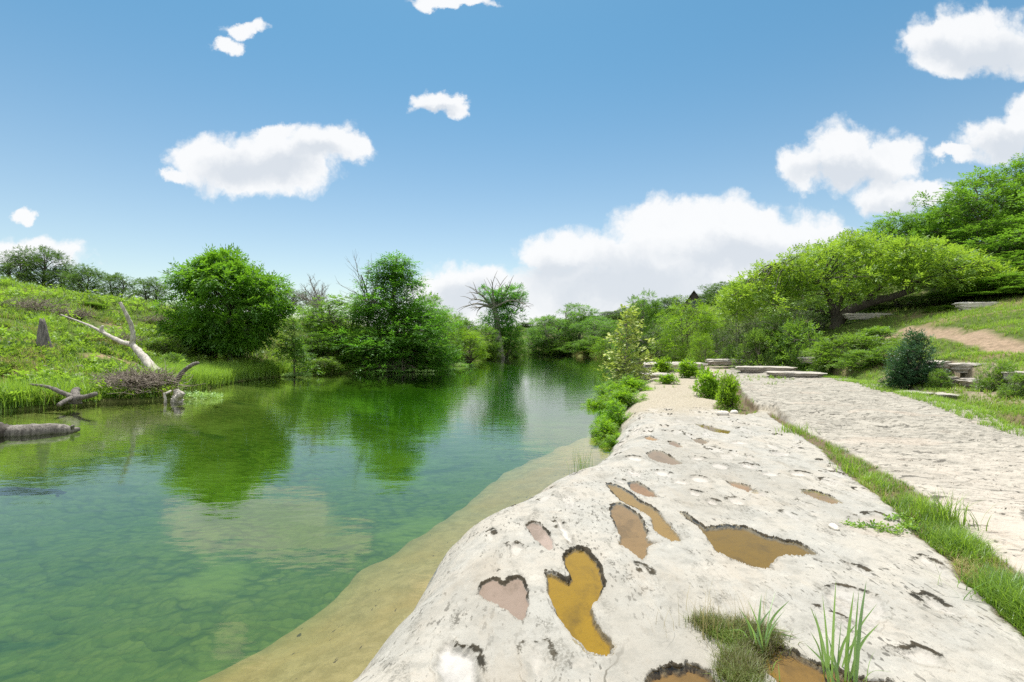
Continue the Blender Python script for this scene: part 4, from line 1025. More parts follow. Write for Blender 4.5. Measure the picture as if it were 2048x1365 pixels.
limb_thing('driftwood_branch', 'grey branch curving up from the brush pile beside the shore grass', 'branch', [('branch', [
    ([PY(350, 770, 19), PY(357, 756, 19), PY(368, 742, 19), PY(385, 730, 19), PY(397, 726, 19)], .10, .06)])], 'drift', 'loose branches on the left bank')
limb_thing('driftwood_branch', 'grey branch lying in the weeds left of the brush pile', 'branch', [('branch', [
    ([PY(176, 748, 19.5), PY(200, 756, 19), PY(236, 764, 18.8)], .08, .06)])], 'drift', 'loose branches on the left bank')
limb_thing('driftwood_branch', 'short weathered branch lying on the bank above the forked snag', 'branch', [('branch', [
    ([PY(125, 742, 19.6), PY(150, 738, 19.6), PY(163, 734, 19.6)], .13, .09)])], 'drift', 'loose branches on the left bank')
limb_thing('driftwood_branch', 'long thin branch in the weeds at the left picture edge', 'branch', [('branch', [
    ([PY(-20, 722, 19), PY(30, 722, 19), PY(62, 729, 18.8), PY(95, 733, 18.6)], .06, .03)])], 'drift', 'loose branches on the left bank')
limb_thing('pale_stump', 'pale knobbly stump standing in the water at the brush pile', 'stump', [('stump', [
    ([PY(355, 812, 17.6), PY(354, 800, 17.6), PY(356, 790, 17.6), PY(352, 780, 17.6)], .24, .09), ([PY(354, 798, 17.5), PY(362, 790, 17.4), PY(366, 786, 17.4)], .12, .08),
    ([PY(330, 812, 17.3), PY(331, 800, 17.3), PY(328, 786, 17.3)], .05, .035), ([PY(331, 788, 17.3), PY(342, 782, 17.5)], .04, .03)])], 'bleached')
def stump():
    Y = 20.5; rng = rs(3); b = PY(86, 712, Y); W = MB()
    n = 9; ring = []; rg = 1 + .22 * rng.uniform(-1, 1, 12)
    for z, w, d in [(-.25, .36, .22), (.05, .33, .21), (.3, .28, .18), (.6, .22, .14), (.85, .17, .11), (1.05, .13, .08), (1.22, .09, .05)]:
        th = np.linspace(0, 2 * math.pi, 12, endpoint=False)
        ring.append(np.stack([-.05 * z + w * rg * np.cos(th) * (1 + .06 * rng.uniform(-1, 1, 12)), d * rg * np.sin(th), np.full(12, z) + (.02 + .12 * (z > .7)) * rng.uniform(-1, 1, 12)], 1))
    v = np.concatenate(ring); k = 12
    i = np.arange(6)[:, None] * k; j = np.arange(k)[None]; j2 = (j + 1) % k
    W.add(v, np.stack([i + j, i + j2, i + k + j2, i + k + j], -1).reshape(-1, 4), [(6 * k, 6 * k + a, 6 * k + a + 1) for a in range(1, 11)])
    b[2] = tz1(b[0], b[1])
    thing('tree_stump', 'grey pointed tree stump standing on the left slope', 'stump', b, None, W.mesh('tree_stump', M['darkdrift']))
stump()
def brush(name, label, px, py, Y, w, h, n, mat, seed):
    rng = rs(seed); W = MB(); b = PY(px, py, Y); b[2] = max(tz1(b[0], b[1]), -.05)
    for i in range(n):
        a = np.array([rng.normal() * w * .3, rng.normal() * w * .22, rng.rand() * h * .4]); d = rand_dir(rng, 1)[0]; d[2] = abs(d[2]) * .8 - .15
        ln = rng.uniform(.35, 1.0) * w * .55
        m = a + d * ln * .5 + rng.uniform(-.1, .1, 3); e = a + d * ln + rng.uniform(-.12, .12, 3); e[2] = np.clip(e[2], -.05, h * (1.1 - .5 * abs(e[0]) / w))
        W.tube([a, m, e], [.014, .010, .006], 3, cap=False, tint=rng.rand())
    return thing(name, label, 'brush pile', b, None, W.mesh(name, M[mat]))
brush('brush_pile', 'heap of dry brown twigs and roots at the foot of the white dead tree', 272, 795, 18.4, 1.9, 1.55, 900, 'twig', 5)
brush('dry_bush', 'dry leafless bush on the slope below the left ridge oaks', 62, 620, 27, 2.2, 1.3, 260, 'twig', 6)
brush('dry_bush', 'flattened dry bush in the grass above the pointed stump', 140, 612, 28, 1.8, .8, 260, 'twig', 7)
brush('dry_bush', 'dry brown bush near the upright branch of the white dead tree', 235, 640, 26, 1.5, .7, 220, 'twig', 8)
brush('dry_bush', 'tangle of grey twigs hanging at the foot of the conical tree', 775, 712, 36.5, 2.6, 1.6, 260, 'twig', 9)
brush('dry_bush', 'dry bush on the bare slope right of the white dead tree', 318, 622, 32, 1.8, .9, 200, 'twig', 10)

def stone_mat(name, a, b, dk):
    N = NT(name); pos = N.n('NewGeometry').outputs['Position']
    n1 = noise(N, pos, 3, 5, .65); n2 = noise(N, stretch(N, pos, (1, 1, 4)), 7, 6, .7)
    c = mixc(N, ramp(N, n1, .35, .65), a, b); c = mixc(N, math_(N, 'MULTIPLY', ramp(N, n2, .52, .66), .8), c, dk)
    bp = N.n('Bump', ins={'Height': n2, 'Strength': .8, 'Distance': .05})
    p = N.n('BsdfPrincipled', ins={'Base Color': c, 'Roughness': .9, 'Normal': bp.outputs[0]}); N.l(p.outputs[0], N.out.inputs[0]); return N.m
M['stone'] = stone_mat('ledge_stone', (.46, .42, .36), (.36, .34, .31), (.12, .115, .10))
M['paleston'] = stone_mat('pale_stone', (.68, .64, .56), (.56, .53, .48), (.36, .34, .31))
def block(w, d, h, seed, rough=.14, und=.25):
    """weathered slab: subdivided box pulled about by noise, undercut at its foot"""
    rng = rs(seed); n, m = 22, 9
    th = np.linspace(0, 2 * math.pi, n, endpoint=False)
    rad = 1 + .22 * np.array([math.sin(2 * t + seed) * .5 + math.sin(3 * t + seed * 2.1) * .35 + math.sin(7 * t + seed) * .18 for t in th]) + rough * .5 * rng.uniform(-1, 1, n)
    sq = 1 / np.maximum(np.abs(np.cos(th)), np.abs(np.sin(th))) ** .75
    v = []
    for i in range(m):
        f = i / (m - 1)
        pr = (1 - und * (1 - f) ** 1.2) * (1 - .07 * f ** 6) * (1 + .05 * math.sin(f * 14 + seed))
        rr = rad * sq * pr * (1 + rough * .35 * rng.uniform(-1, 1, n))
        v.append(np.stack([rr * w / 2 * np.cos(th), rr * d / 2 * np.sin(th), np.full(n, f * h) + h * .06 * rng.uniform(-1, 1, n)], 1))
    for k in (.7, .35):
        v.append(np.stack([rad * sq * k * w / 2 * np.cos(th), rad * sq * k * d / 2 * np.sin(th), np.full(n, h * 1.03) + h * .06 * rng.uniform(-1, 1, n)], 1))
    v = np.concatenate(v + [[(0, 0, h * 1.05)], ]); mm = m + 2
    i = np.arange(mm - 1)[:, None] * n; j = np.arange(n)[None]; j2 = (j + 1) % n
    q = np.stack([i + j, i + j2, i + n + j2, i + n + j], -1).reshape(-1, 4); e = (mm - 1) * n
    W = MB(); W.add(v, q, [(mm * n, e + a, e + (a + 1) % n) for a in range(n)]); return W
def pebble(a, b, c, seed):
    rng = rs(seed); n, m = 16, 10; v = []
    for i in range(1, m):
        p = math.pi * i / m; th = np.linspace(0, 2 * math.pi, n, endpoint=False)
        r = 1 + .12 * np.sin(2 * th + seed) * math.sin(p) + .05 * rng.uniform(-1, 1, n) + .08 * np.cos(3 * th + p * 2)
        v.append(np.stack([a * r * math.sin(p) * np.cos(th), b * r * math.sin(p) * np.sin(th), np.full(n, c * math.cos(p)) * r], 1))
    v = np.concatenate(v + [[(0, 0, c), (0, 0, -c)]]); k = (m - 1) * n
    i = np.arange(m - 2)[:, None] * n; j = np.arange(n)[None]; j2 = (j + 1) % n
    W = MB(); W.add(v, np.stack([i + j, i + n + j, i + n + j2, i + j2], -1).reshape(-1, 4), [(k, q, (q + 1) % n) for q in range(n)] + [(k + 1, k - n + (q + 1) % n, k - n + q) for q in range(n)])
    return W.mesh('loose_stone', M['paleston'])
def rock(name, label, px, py, Y, w, d, h, seed, mat='stone', rz=0, z=None, group=None):
    b = PY(px, py, Y)
    if z is not None: b[2] = z
    return thing(name, label, 'rock', b, group, block(w, d, h, seed).mesh(name, M[mat], False), rz)
G1 = 'rock slabs at the far end of the ledge'
rock('rock_slab', 'wide flat grey block with a dark undercut behind the sapling', 1345, 722, 30, 3.4, 3.0, .55, 1, z=.35, group=G1)
rock('rock_slab', 'low dark block under the wide flat one at the water side', 1310, 745, 25, 1.3, 1.6, .42, 2, z=.15, group=G1)
rock('rock_slab', 'top slab of the rock steps under the hillside', 1440, 702, 42, 2.8, 2.2, .42, 3, z=1.05, group=G1)
rock('rock_slab', 'dark boulder beside the top slab of the rock steps', 1466, 704, 40, 1.5, 1.4, .62, 4, z=.85, group=G1)
rock('rock_slab', 'middle slab of the rock steps with a dark front', 1448, 722, 34, 2.6, 1.9, .36, 5, z=.62, group=G1)
rock('rock_slab', 'broad low slab of the rock steps nearest the soil patch', 1395, 742, 26, 1.7, 1.5, .24, 6, z=.38, group=G1)
rock('rock_slab', 'layered slab with a rough grey edge right of the rock steps', 1530, 738, 27.5, 2.8, 1.8, .30, 7, z=.48, rz=-.4, group=G1)
rock('rock_slab', 'rough grey slab lying on the terrace by the shrubs', 1590, 748, 23.5, 2.2, 1.5, .22, 8, z=.5, rz=-.5, group=G1)
rock('rock_slab', 'small pale slab between the shrubs at the terrace edge', 1630, 715, 29, 1.5, 1.0, .32, 9, z=.95, group=G1)
G2 = 'stones of the bank step on the right'
for i, (px, Y, w, d, h, z, rz, lab) in enumerate([
    (1890, 16.4, 1.5, 1.0, .5, 1.12, .3, 'dark layered stone at the top of the bank step next to the dark bush'),
    (1955, 15.2, 1.5, .9, .38, 1.18, .4, 'long capping stone in the middle of the bank step'),
    (1912, 15.8, 1.2, .8, .42, .72, .3, 'grey rounded stone under the dark layered one'),
    (1965, 14.7, 1.3, .8, .40, .74, .4, 'grey stone with a dark hollow under the capping stone'),
    (1990, 13.9, 1.0, .8, .34, .60, .5, 'pale stone behind the sparse yellow shrub'),
    (2062, 13.1, 1.3, 1.0, .52, .92, .5, 'dark boulder jutting in at the right picture edge'),
    (1925, 14.4, 2.0, 1.0, .20, .50, .45, 'flat pinkish slab in front of the bank step'),
    (1850, 15.2, 1.8, 1.0, .16, .50, .6, 'flat pale slab below the dark bush')]):
    rock('bank_stone', lab, px, 700, Y, w, d, h * .72, 20 + i, z=z, rz=rz, group=G2)
rock('stone_wall', 'low pale stone wall at the back of the grass slope', 1955, 632, 31, 2.6, .6, .45, 40, 'paleston', z=tz1(28.6, 31) - .05)
rock('stone_wall', 'low grey stone wall under the leaning tree', 1735, 648, 35, 3.4, .6, .42, 41, 'stone', z=tz1(24.9, 35) - .05)
for i, (px, py, w, lab) in enumerate([(1446, 828, .22, 'pale rounded stone on the ledge, left of the two by the soil patch'), (1468, 824, .18, 'pale rounded stone on the ledge, right of the two by the soil patch'), (1668, 1055, .085, 'small white stone in the sandy hollow by the grass')]):
    x, y = P(px, py, .42); 
    thing('loose_stone', lab, 'stone', (x, y, ledge(np.array([x]), np.array([y]))[0][0] + w * .12), 'loose pale stones on the ledge', pebble(w * .72, w * .5, w * .3, 50 + i), i * .7)

# ---- the house on the hill
def house():
    N = NT('house_wood'); p = N.n('BsdfPrincipled', ins={'Base Color': (.05, .04, .035, 1), 'Roughness': .8}); N.l(p.outputs[0], N.out.inputs[0])
    N2 = NT('house_roof'); n2 = noise(N2, N2.n('TexCoord').outputs['Object'], 3, 4); p = N2.n('BsdfPrincipled', ins={'Base Color': mixc(N2, n2, (.20, .20, .21), (.32, .32, .33)), 'Roughness': .6}); N2.l(p.outputs[0], N2.out.inputs[0])
    N3 = NT('house_glass'); p = N3.n('BsdfPrincipled', ins={'Base Color': (.03, .04, .05, 1), 'Roughness': .1}); N3.l(p.outputs[0], N3.out.inputs[0])
    Y = 90.; b = PY(1388, 597, Y); g = tz1(b[0], b[1]); top = CZ + (HY - 583) / F * Y
    t = thing('house', 'dark gabled house peeking over the trees on the right hill', 'house', (b[0], b[1], g), None, None, -.35)
    h = top - g; w, d, e = 1.35, 6, h - 2.0
    v = [(-w, 0, 0), (w, 0, 0), (w, 0, e), (0, 0, h), (-w, 0, e), (-w, d, 0), (w, d, 0), (w, d, e), (0, d, h), (-w, d, e)]
    me = bpy.data.meshes.new('wall'); me.from_pydata(v, [], [(0, 1, 2, 3, 4), (9, 8, 7, 6, 5), (1, 6, 7, 2), (0, 4, 9, 5)]); me.materials.append(N.m); obj('wall', me, t)
    o, k = .35, .14
    v = []; 
    for s in (-1, 1): v += [(s * (w + o), -o, e - .3), (0, -o, h + .06), (0, d + o, h + .06), (s * (w + o), d + o, e - .3), (s * (w + o), -o, e - .3 + k), (0, -o, h + .06 + k), (0, d + o, h + .06 + k), (s * (w + o), d + o, e - .3 + k)]
    fs = []
    for s in (0, 8): fs += [(s, s + 1, s + 2, s + 3), (s + 7, s + 6, s + 5, s + 4), (s, s + 4, s + 5, s + 1), (s + 3, s + 2, s + 6, s + 7), (s, s + 3, s + 7, s + 4)]
    me = bpy.data.meshes.new('roof'); me.from_pydata(v, [], fs); me.materials.append(N2.m); obj('roof', me, t)
    me = bpy.data.meshes.new('window'); z0, z1 = e - 1.2, e + .3
    me.from_pydata([(-.7, -.03, z0), (.7, -.03, z0), (.7, -.03, z1), (-.7, -.03, z1)], [], [(0, 1, 2, 3)]); me.materials.append(N3.m); obj('window', me, t)
house()

# ------------------------------------------------------------------ grass and weeds
def blades(pos, h, w, nb, rng, spread=.5, bend=.75, tint=None, segs=2):
    """curved tapering blades: pos (N,3); nb per tuft"""
    n = len(pos); p = np.repeat(pos, nb, 0) + np.c_[rng.normal(size=(n * nb, 2)) * spread * np.repeat(np.broadcast_to(h, (n,)), nb)[:, None] * .25, np.zeros(n * nb)]
    m = n * nb; hh = np.repeat(np.broadcast_to(h, (n,)), nb) * rng.uniform(.45, 1.15, m)
    a = rng.uniform(0, 2 * math.pi, m); out = np.stack([np.cos(a), np.sin(a), np.zeros(m)], 1)
    sd = np.stack([-np.sin(a), np.cos(a), np.zeros(m)], 1); ww = w * rng.uniform(.6, 1.2, m)
    be = bend * rng.uniform(.2, 1.2, m)
    ti = np.clip((rng.rand(n) if tint is None else tint).repeat(nb) + rng.uniform(-.3, .3, m), 0, 1)
    rows = []
    for s in range(segs + 1):
        f = s / segs
        c = p + np.array([0, 0, 1.0]) * (hh * f * (1 - .3 * be * f))[:, None] + out * (hh * be * f * f)[:, None]
        k = (ww * (1 - f) ** .7 * .5)[:, None]
        rows += [c - sd * k, c + sd * k] if s < segs else [c]
    v = np.stack(rows, 1); L = 2 * segs + 1
    base = np.arange(m)[:, None] * L
    q = np.concatenate([base + np.array([[2 * s, 2 * s + 1, 2 * s + 3, 2 * s + 2]]) for s in range(segs - 1)]) if segs > 1 else np.zeros((0, 4), int)
    t = base + np.array([[2 * segs - 2, 2 * segs - 1, 2 * segs]])
    return v.reshape(-1, 3), q, t, np.repeat(ti, L)
def grass_obj(name, pos, h, w, nb, seed, mat='grass', label=None, **kw):
    rng = rs(seed); v, q, t, ti = blades(pos, h, w, nb, rng, **kw)
    f = [q, t] if len(q) else [t]
    return struct(name, new_mesh(name, v, f, M[mat], {'tint': ti}), 'stuff')
def on_terrain(x, y, dz=-.02): return np.stack([x, y, terrain(x, y) + dz], 1)
rng = rs(77)
# left hillside
n = 90000
Y = 1 / rng.uniform(1 / 62, 1 / 14.5, n); X = Y * rng.uniform(-1.45, -.22, n)
k = ~inside(X, Y, RIVER) & (dist_line(X, Y, SHORE) < 34); X, Y = X[k], Y[k]
dS = dist_line(X, Y, SHORE); cl = fbm(X * .35, Y * .35, 301, 4)
bareL = np.hypot(X + 17.6, (Y - 22.2) * .8) < 1.3
kg = (rng.rand(len(X)) < .5 + .5 * (cl < .1)) & ~(bareL & (rng.rand(len(X)) < .93)) & (fbm(X * .7, Y * .7, 307, 4) < .42)
X, Y, dS, cl = X[kg], Y[kg], dS[kg], cl[kg]
pos = on_terrain(X, Y)
m = rng.rand(len(X)) < .55
grass_obj('bank_grass', pos[m], np.clip(.16 + .014 * Y[m], .2, .7) * (.6 + .5 * (cl[m] > 0)), .026, 5, 1, 'grass', tint=np.clip(.42 + .9 * fbm(X[m] * .9, Y[m] * .9, 305, 4), 0, 1))
dm = rng.rand(len(X)) < np.clip(1.3 * fbm(X * .55, Y * .55, 306, 4) - .05, .01, .55)
grass_obj('dry_grass', pos[dm], .45, .018, 5, 2, 'drygrass')
w_ = ~m
wp = pos[w_]; nW = len(wp)
d = rand_dir(rng, nW); d[:, 2] = np.abs(d[:, 2]) + .35; d /= np.linalg.norm(d, axis=1)[:, None]
clw = np.clip(.40 + 1.25 * fbm(wp[:, 0] * .8, wp[:, 1] * .8, 302, 3), 0, 1)
v, q, tt = sprays(wp + np.c_[np.zeros((nW, 2)), rng.uniform(0, .62, nW) * clw ** 1.5], d, np.array([0, 0, 1.0]) + rng.uniform(-.5, .5, (nW, 3)), .26, 5, .15, .09, rng, clw)
struct('bank_weeds', new_mesh('bank_weeds', v, [q], M['weed'], {'tint': tt}), 'stuff')
# tall shore grass
def along(line, n, off0, off1, rng, s0=0, s1=1):
    seg_ = np.diff(line, axis=0); L = np.r_[0, np.cumsum(np.hypot(*seg_.T))]
    s = rng.uniform(s0, s1, n) * L[-1]
    x, y = np.interp(s, L, line[:, 0]), np.interp(s, L, line[:, 1]); i = np.clip(np.searchsorted(L, s) - 1, 0, len(seg_) - 1)
    nx, ny = -seg_[i, 1], seg_[i, 0]; l = np.hypot(nx, ny); o = rng.uniform(off0, off1, n)
    return x + nx / l * o, y + ny / l * o
X, Y = along(SHORE[2:12], 5200, -.05, 1.3, rng)
X2, Y2 = along(SHORE[7:11], 2600, .0, 1.4, rng)
X, Y = np.r_[X, X2], np.r_[Y, Y2]
k = (np.hypot(X + 13.2, Y - 18.4) > 1.9); X, Y = X[k], Y[k]
grass_obj('shore_grass', on_terrain(X, Y), .78, .024, 6, 3, 'grass', tint=rng.uniform(.4, 1, len(X)), bend=.6)
X, Y = along(SHORE[10:18], 1500, -.1, .8, rng)
grass_obj('shore_grass', on_terrain(X, Y), .5, .04, 6, 4, 'grass', tint=rng.uniform(.0, .7, len(X)))
X, Y = along(RSHORE[:4], 900, -1.2, .2, rng)
grass_obj('shore_grass', on_terrain(X, Y), .7, .05, 6, 5, 'drygrass')
# right slope
n = 60000
Y = 1 / rng.uniform(1 / 46, 1 / 7, n); X = Y * rng.uniform(.42, 1.5, n)
e = -sdf(X, Y, np.concatenate([EDGE, [(-60, 48), (-60, -3)]]))
cl = fbm(X * .5, Y * .5, 311, 4)
pd = dist_line(X, Y, PATH) + .35 * fbm(X * 1.5, Y * 1.5, 7, 3)
wdist = dist_line(X, Y, WALL_LINE); low = land(X, Y) < 1.45
k = (e < -.15) & (pd > .7) & (rng.rand(n) < np.where(wdist < 1.6, np.where(low, .45, .7), .95)) & (X < 48)
k &= ~((e > -1.5) & (rng.rand(n) < .3)) 
X, Y, cl = X[k], Y[k], cl[k]
pos = on_terrain(X, Y)
grass_obj('slope_grass', pos, np.clip(.08 + .007 * Y, .1, .34), .020, 5, 6, 'grass', tint=np.clip(.55 + .5 * cl, 0, 1), bend=.7)
k = rng.rand(len(X)) < .16
grass_obj('dry_grass', pos[k], .2, .016, 4, 7, 'drygrass', bend=.8)
# grass at the right edge of the terrace
X, Y = along(EDGE[1:6], 5200, -.35, 1.0, rng); k = rng.rand(len(X)) < np.clip(1.25 - (Y - 8) * .05, .25, 1); X, Y = X[k], Y[k]
zt = np.maximum(terrain(X, Y), ledge(X, Y)[0])
grass_obj('edge_grass', np.stack([X, Y, zt - .01], 1), .16, .010, 7, 8, 'grass', tint=rng.uniform(.3, 1, len(X)), bend=.8)
# grass filled crack
n = 32000
Y = 1 / rng.uniform(1 / 13, 1 / 1.6, n); X = Y * rng.uniform(.42, 1.3, n)
sg = sdf(X, Y, STRIP); k = sg < -.01; X, Y, sg = X[k], Y[k], sg[k]
cl = fbm(X * 2.2, Y * 2.2, 321, 3)
z = ledge(X, Y)[0]
k = rng.rand(len(X)) < np.clip(.9 + cl, .3, 1)
grass_obj('crack_grass', np.stack([X, Y, z - .01], 1)[k], np.clip(.14 + .11 * cl[k], .06, .30) * np.clip(.5 + 5 * -sg[k], .5, 1.2), .0075, 8, 9, 'grass', tint=np.clip(.42 + .9 * fbm(X[k] * 3.5, Y[k] * 3.5, 361, 3), 0, 1), bend=.85)
k = rng.rand(len(X)) < np.clip(.12 + 1.2 * fbm(X * 2.4, Y * 2.4, 362, 3), .05, .7)
grass_obj('dry_grass', np.stack([X, Y, z - .01], 1)[k], .10, .005, 6, 10, 'drygrass', bend=1.2)
n = 3500
lo, hi = PATCH.min(0), PATCH.max(0)
X, Y = rng.uniform(lo[0], hi[0], n), rng.uniform(lo[1], hi[1], n); k = inside(X, Y, PATCH); X, Y = X[k], Y[k]
grass_obj('patch_grass', np.stack([X, Y, ledge(X, Y)[0] - .01], 1), .14, .010, 6, 11, 'grass', tint=rng.uniform(.1, .9, len(X)), bend=.7)
# far small tufts on the rock steps
n = 900
Y = rng.uniform(18, 44, n); X = Y * rng.uniform(.26, .62, n); cl = fbm(X * .6, Y * .6, 331, 3); k = (cl > .22); X, Y = X[k], Y[k]
grass_obj('ledge_grass', np.stack([X, Y, np.maximum(ledge(X, Y)[0], terrain(X, Y)) - .01], 1), .2, .016, 7, 12, 'grass')

def tuft(name, label, px, py, n, h, w, seed, mat, spread=.3, bend=.5, cat='grass tuft', segs=4, rad=.1, group=None):
    x, y = P(px, py, .4); rng = rs(seed)
    z = ledge(np.array([x]), np.array([y]))[0][0] - .01
    p = np.c_[rng.normal(size=(n, 2)) * rad, np.zeros(n)]
    v, q, t, ti = blades(p, h, w, 1, rng, spread=spread, bend=bend, segs=segs)
    return thing(name, label, cat, (x, y, z), group, new_mesh(name, v, [q, t], M[mat], {'tint': ti}, True))
tuft('grass_tuft', 'tall dark green grass tuft bulging out of the grassy crack', 1888, 1042, 150, .34, .011, 1, 'grass', bend=.7, rad=.09)
tuft('grass_tuft', 'bushy bright grass tuft in the crack at the right picture edge', 2030, 1205, 140, .24, .010, 2, 'grass', bend=.8, rad=.12)
tuft('grass_tuft', 'short grass tuft where the crack narrows', 1590, 866, 130, .24, .012, 3, 'grass', bend=.7, rad=.15)
tuft('grass_tuft', 'grass tuft halfway along the crack', 1700, 938, 120, .22, .011, 4, 'grass', bend=.7, rad=.09)
def reeds(label, px, py, specs, seed):
    """specs: (dx px, tip px, tip py, width m)"""
    rng = rs(seed); x, y = P(px, py, .36); z = ledge(np.array([x]), np.array([y]))[0][0] - .01
    W = MB(); o = np.array([x, y, z])
    for bx, tpx, tpy, w in specs:
        b = np.array([(bx - HX) / F * y, y + rng.uniform(-.1, .1), z]); t = PY(tpx, tpy, y + rng.uniform(-.16, .16))
        mid = (b + t) / 2; mid[2] += .10 * np.linalg.norm(t - b) * (1 if abs(tpx - bx) > 25 else .2); mid[:2] -= (t - b)[:2] * .12
        c = curve([b, mid, t], 6); n = len(c); f = np.linspace(0, 1, n)
        tg = np.gradient(c, axis=0); ph = rng.uniform(-.7, .7); view = np.array([math.sin(ph), -math.cos(ph), 0]); s = np.cross(tg, view); s /= np.linalg.norm(s, axis=1)[:, None]
        k = (w * .5 * np.minimum(.35 + 2.2 * f, 1) * (1 - f ** 2.5))[:, None]
        nn = np.cross(s, tg); nn /= np.linalg.norm(nn, axis=1)[:, None]
        v = np.concatenate([c - s * k, c + nn * k * .35, c + s * k]) - o
        i = np.arange(n - 1); q = np.concatenate([np.stack([i, i + n, i + n + 1, i + 1], 1), np.stack([i + n, i + 2 * n, i + 2 * n + 1, i + n + 1], 1)])
        W.add(v, q, tint=rng.uniform(.1, 1))
    return thing('reed_clump', label, 'reeds', o, 'reed clumps at the front', W.mesh('reed_clump', M['reed']))
reeds('clump of broad green reeds, shorter one left of the pair, on mossy turf', 1515, 1300, [(1512, 1523, 1188, .016), (1515, 1496, 1200, .010), (1520, 1580, 1200, .016), (1518, 1552, 1180, .006), (1505, 1478, 1215, .012), (1500, 1470, 1240, .010), (1522, 1545, 1215, .012), (1515, 1570, 1220, .008), (1524, 1600, 1278, .016), (1524, 1618, 1276, .010), (1516, 1590, 1265, .010), (1510, 1535, 1170, .005),
       (1508, 1490, 1232, .010), (1520, 1560, 1240, .010), (1505, 1450, 1262, .006), (1512, 1500, 1250, .012)], 1)
reeds('tall clump of upright broad green reeds at the front right', 1690, 1372, [(1660, 1672, 1158, .017), (1655, 1645, 1190, .012), (1650, 1628, 1220, .018), (1660, 1608, 1285, .014), (1668, 1620, 1212, .016), (1690, 1708, 1180, .020), (1690, 1733, 1160, .018), (1692, 1718, 1178, .012), (1695, 1755, 1206, .014), (1685, 1714, 1245, .014), (1680, 1675, 1240, .012), (1700, 1760, 1245, .018), (1675, 1683, 1238, .010),
       (1700, 1710, 1290, .014), (1715, 1750, 1300, .012), (1665, 1620, 1262, .012), (1670, 1655, 1270, .014), (1705, 1735, 1270, .012), (1685, 1695, 1250, .014), (1672, 1640, 1300, .010), (1725, 1790, 1345, .008), (1560, 1556, 1325, .006), (1562, 1566, 1318, .005)], 2)
def mat_plant(label, pts, seed, n=2600):
    rng = rs(seed); poly = PL(pts, .4); lo, hi = poly.min(0), poly.max(0)
    X, Y = rng.uniform(lo[0], hi[0], n), rng.uniform(lo[1], hi[1], n); k = sdf(X, Y, poly) + .07 * fbm(X * 12, Y * 12, 352, 3) < .015 * rng.normal(size=n); X, Y = X[k], Y[k]
    z = ledge(X, Y)[0]; z = np.maximum(z, .36)
    c = np.array([X.mean(), Y.mean(), z.mean()])
    v, q, t, ti = blades(np.stack([X, Y, z - .01], 1) - c, .085, .0042, 3, rng, bend=1.1, spread=1.4, tint=np.clip(.45 + 1.1 * fbm(X * 9, Y * 9, 351, 3), 0, 1))
    thing('mossy_turf', label, 'turf', c, None, new_mesh('mossy_turf', v, [q, t], M['mat'], {'tint': ti}))
mat_plant('brownish turf of fine grass around the shorter reeds', [(1395, 1250), (1410, 1238), (1450, 1245), (1500, 1250), (1540, 1262), (1560, 1285), (1530, 1300), (1500, 1310), (1460, 1290), (1420, 1275)], 1)
mat_plant('small turf of fine grass between the two rusty puddles', [(1450, 1305), (1480, 1297), (1505, 1312), (1510, 1340), (1505, 1385), (1470, 1390), (1455, 1340)], 2, 1800)
def wisps():
    rng = rs(9); x, y = P(1450, 1262, .4); z = ledge(np.array([x]), np.array([y]))[0][0]
    p = np.c_[rng.normal(size=(110, 2)) * [.15, .08], np.zeros(110)]
    v, q, t, ti = blades(p, .24, .0028, 1, rng, bend=.6, segs=4)
    thing('dry_grass_wisp', 'wispy dry grass stalks standing over the brownish turf', 'dry grass', (x, y, z), None, new_mesh('dry_grass_wisp', v, [q, t], M['drygrass'], {'tint': ti}))
wisps()
def sprouts():
    rng = rs(10)
    for i in range(16):
        px = rng.uniform(1700, 1835); py = 1045 + rng.uniform(-10, 22); x, y = P(px, py, .38)
        z = ledge(np.array([x]), np.array([y]))[0][0]; n = 12
        d = rand_dir(rng, n); d[:, 2] = np.abs(d[:, 2]) * .8 + .3; d /= np.linalg.norm(d, axis=1)[:, None]
        v, q, tt = sprays(np.zeros((n, 3)) + rng.normal(size=(n, 3)) * [.02, .02, .003], d, np.array([0, 0, 1.0]) + np.zeros((n, 3)), .05, 3, .035, .02, rng, rng.rand(n))
        thing('sprout', 'tiny leafy sprout in the sandy hollow beside the grassy crack', 'sprout', (x, y, z), 'sprouts in the sandy hollow', new_mesh('sprout', v, [q], M['weed'], {'tint': tt}))
sprouts()
# plants in the water
def water_tuft(label, px, py, Y, w, h, n, seed, mat, bw):
    rng = rs(seed); b = PY(px, py, Y); b[2] = -.15
    p = np.c_[rng.normal(size=(n, 2)) * [w * .3, w * .2], np.zeros(n)]
    v, q, t, ti = blades(p, h + .15, bw, 1, rng, bend=.35, segs=3)
    thing('water_plant', label, 'water plant', b, None, new_mesh('water_plant', v, [q, t], M[mat], {'tint': ti}))
water_tuft('thin green reed plant standing in shallow water beside the ledge', 1162, 945, 8.1, .16, .45, 46, 1, 'reed', .008)
def floating(label, px, py, Y, w, d, n, seed):
    rng = rs(seed); b = PY(px, py, Y); b[2] = 0
    a, r = rng.uniform(0, 6.28, n), np.sqrt(rng.rand(n)); p = np.c_[r * np.cos(a) * w / 2, r * np.sin(a) * d / 2, rng.uniform(0, .22, n) * (1 - r ** 2)]
    dd = rand_dir(rng, n); dd[:, 2] = np.abs(dd[:, 2]) + .5; dd /= np.linalg.norm(dd, axis=1)[:, None]
    v, q, tt = sprays(p, dd, np.array([0, 0, 1.0]) + rng.uniform(-.4, .4, (n, 3)), .14, 4, .10, .05, rng, rng.rand(n))
    thing('water_plant', label, 'water plant', b, None, new_mesh('water_plant', v, [q], M['water_plant'], {'tint': tt}))
floating('pale green mat of leafy water plants below the slim young tree', 594, 753, 31.4, 1.9, 1.4, 420, 1)
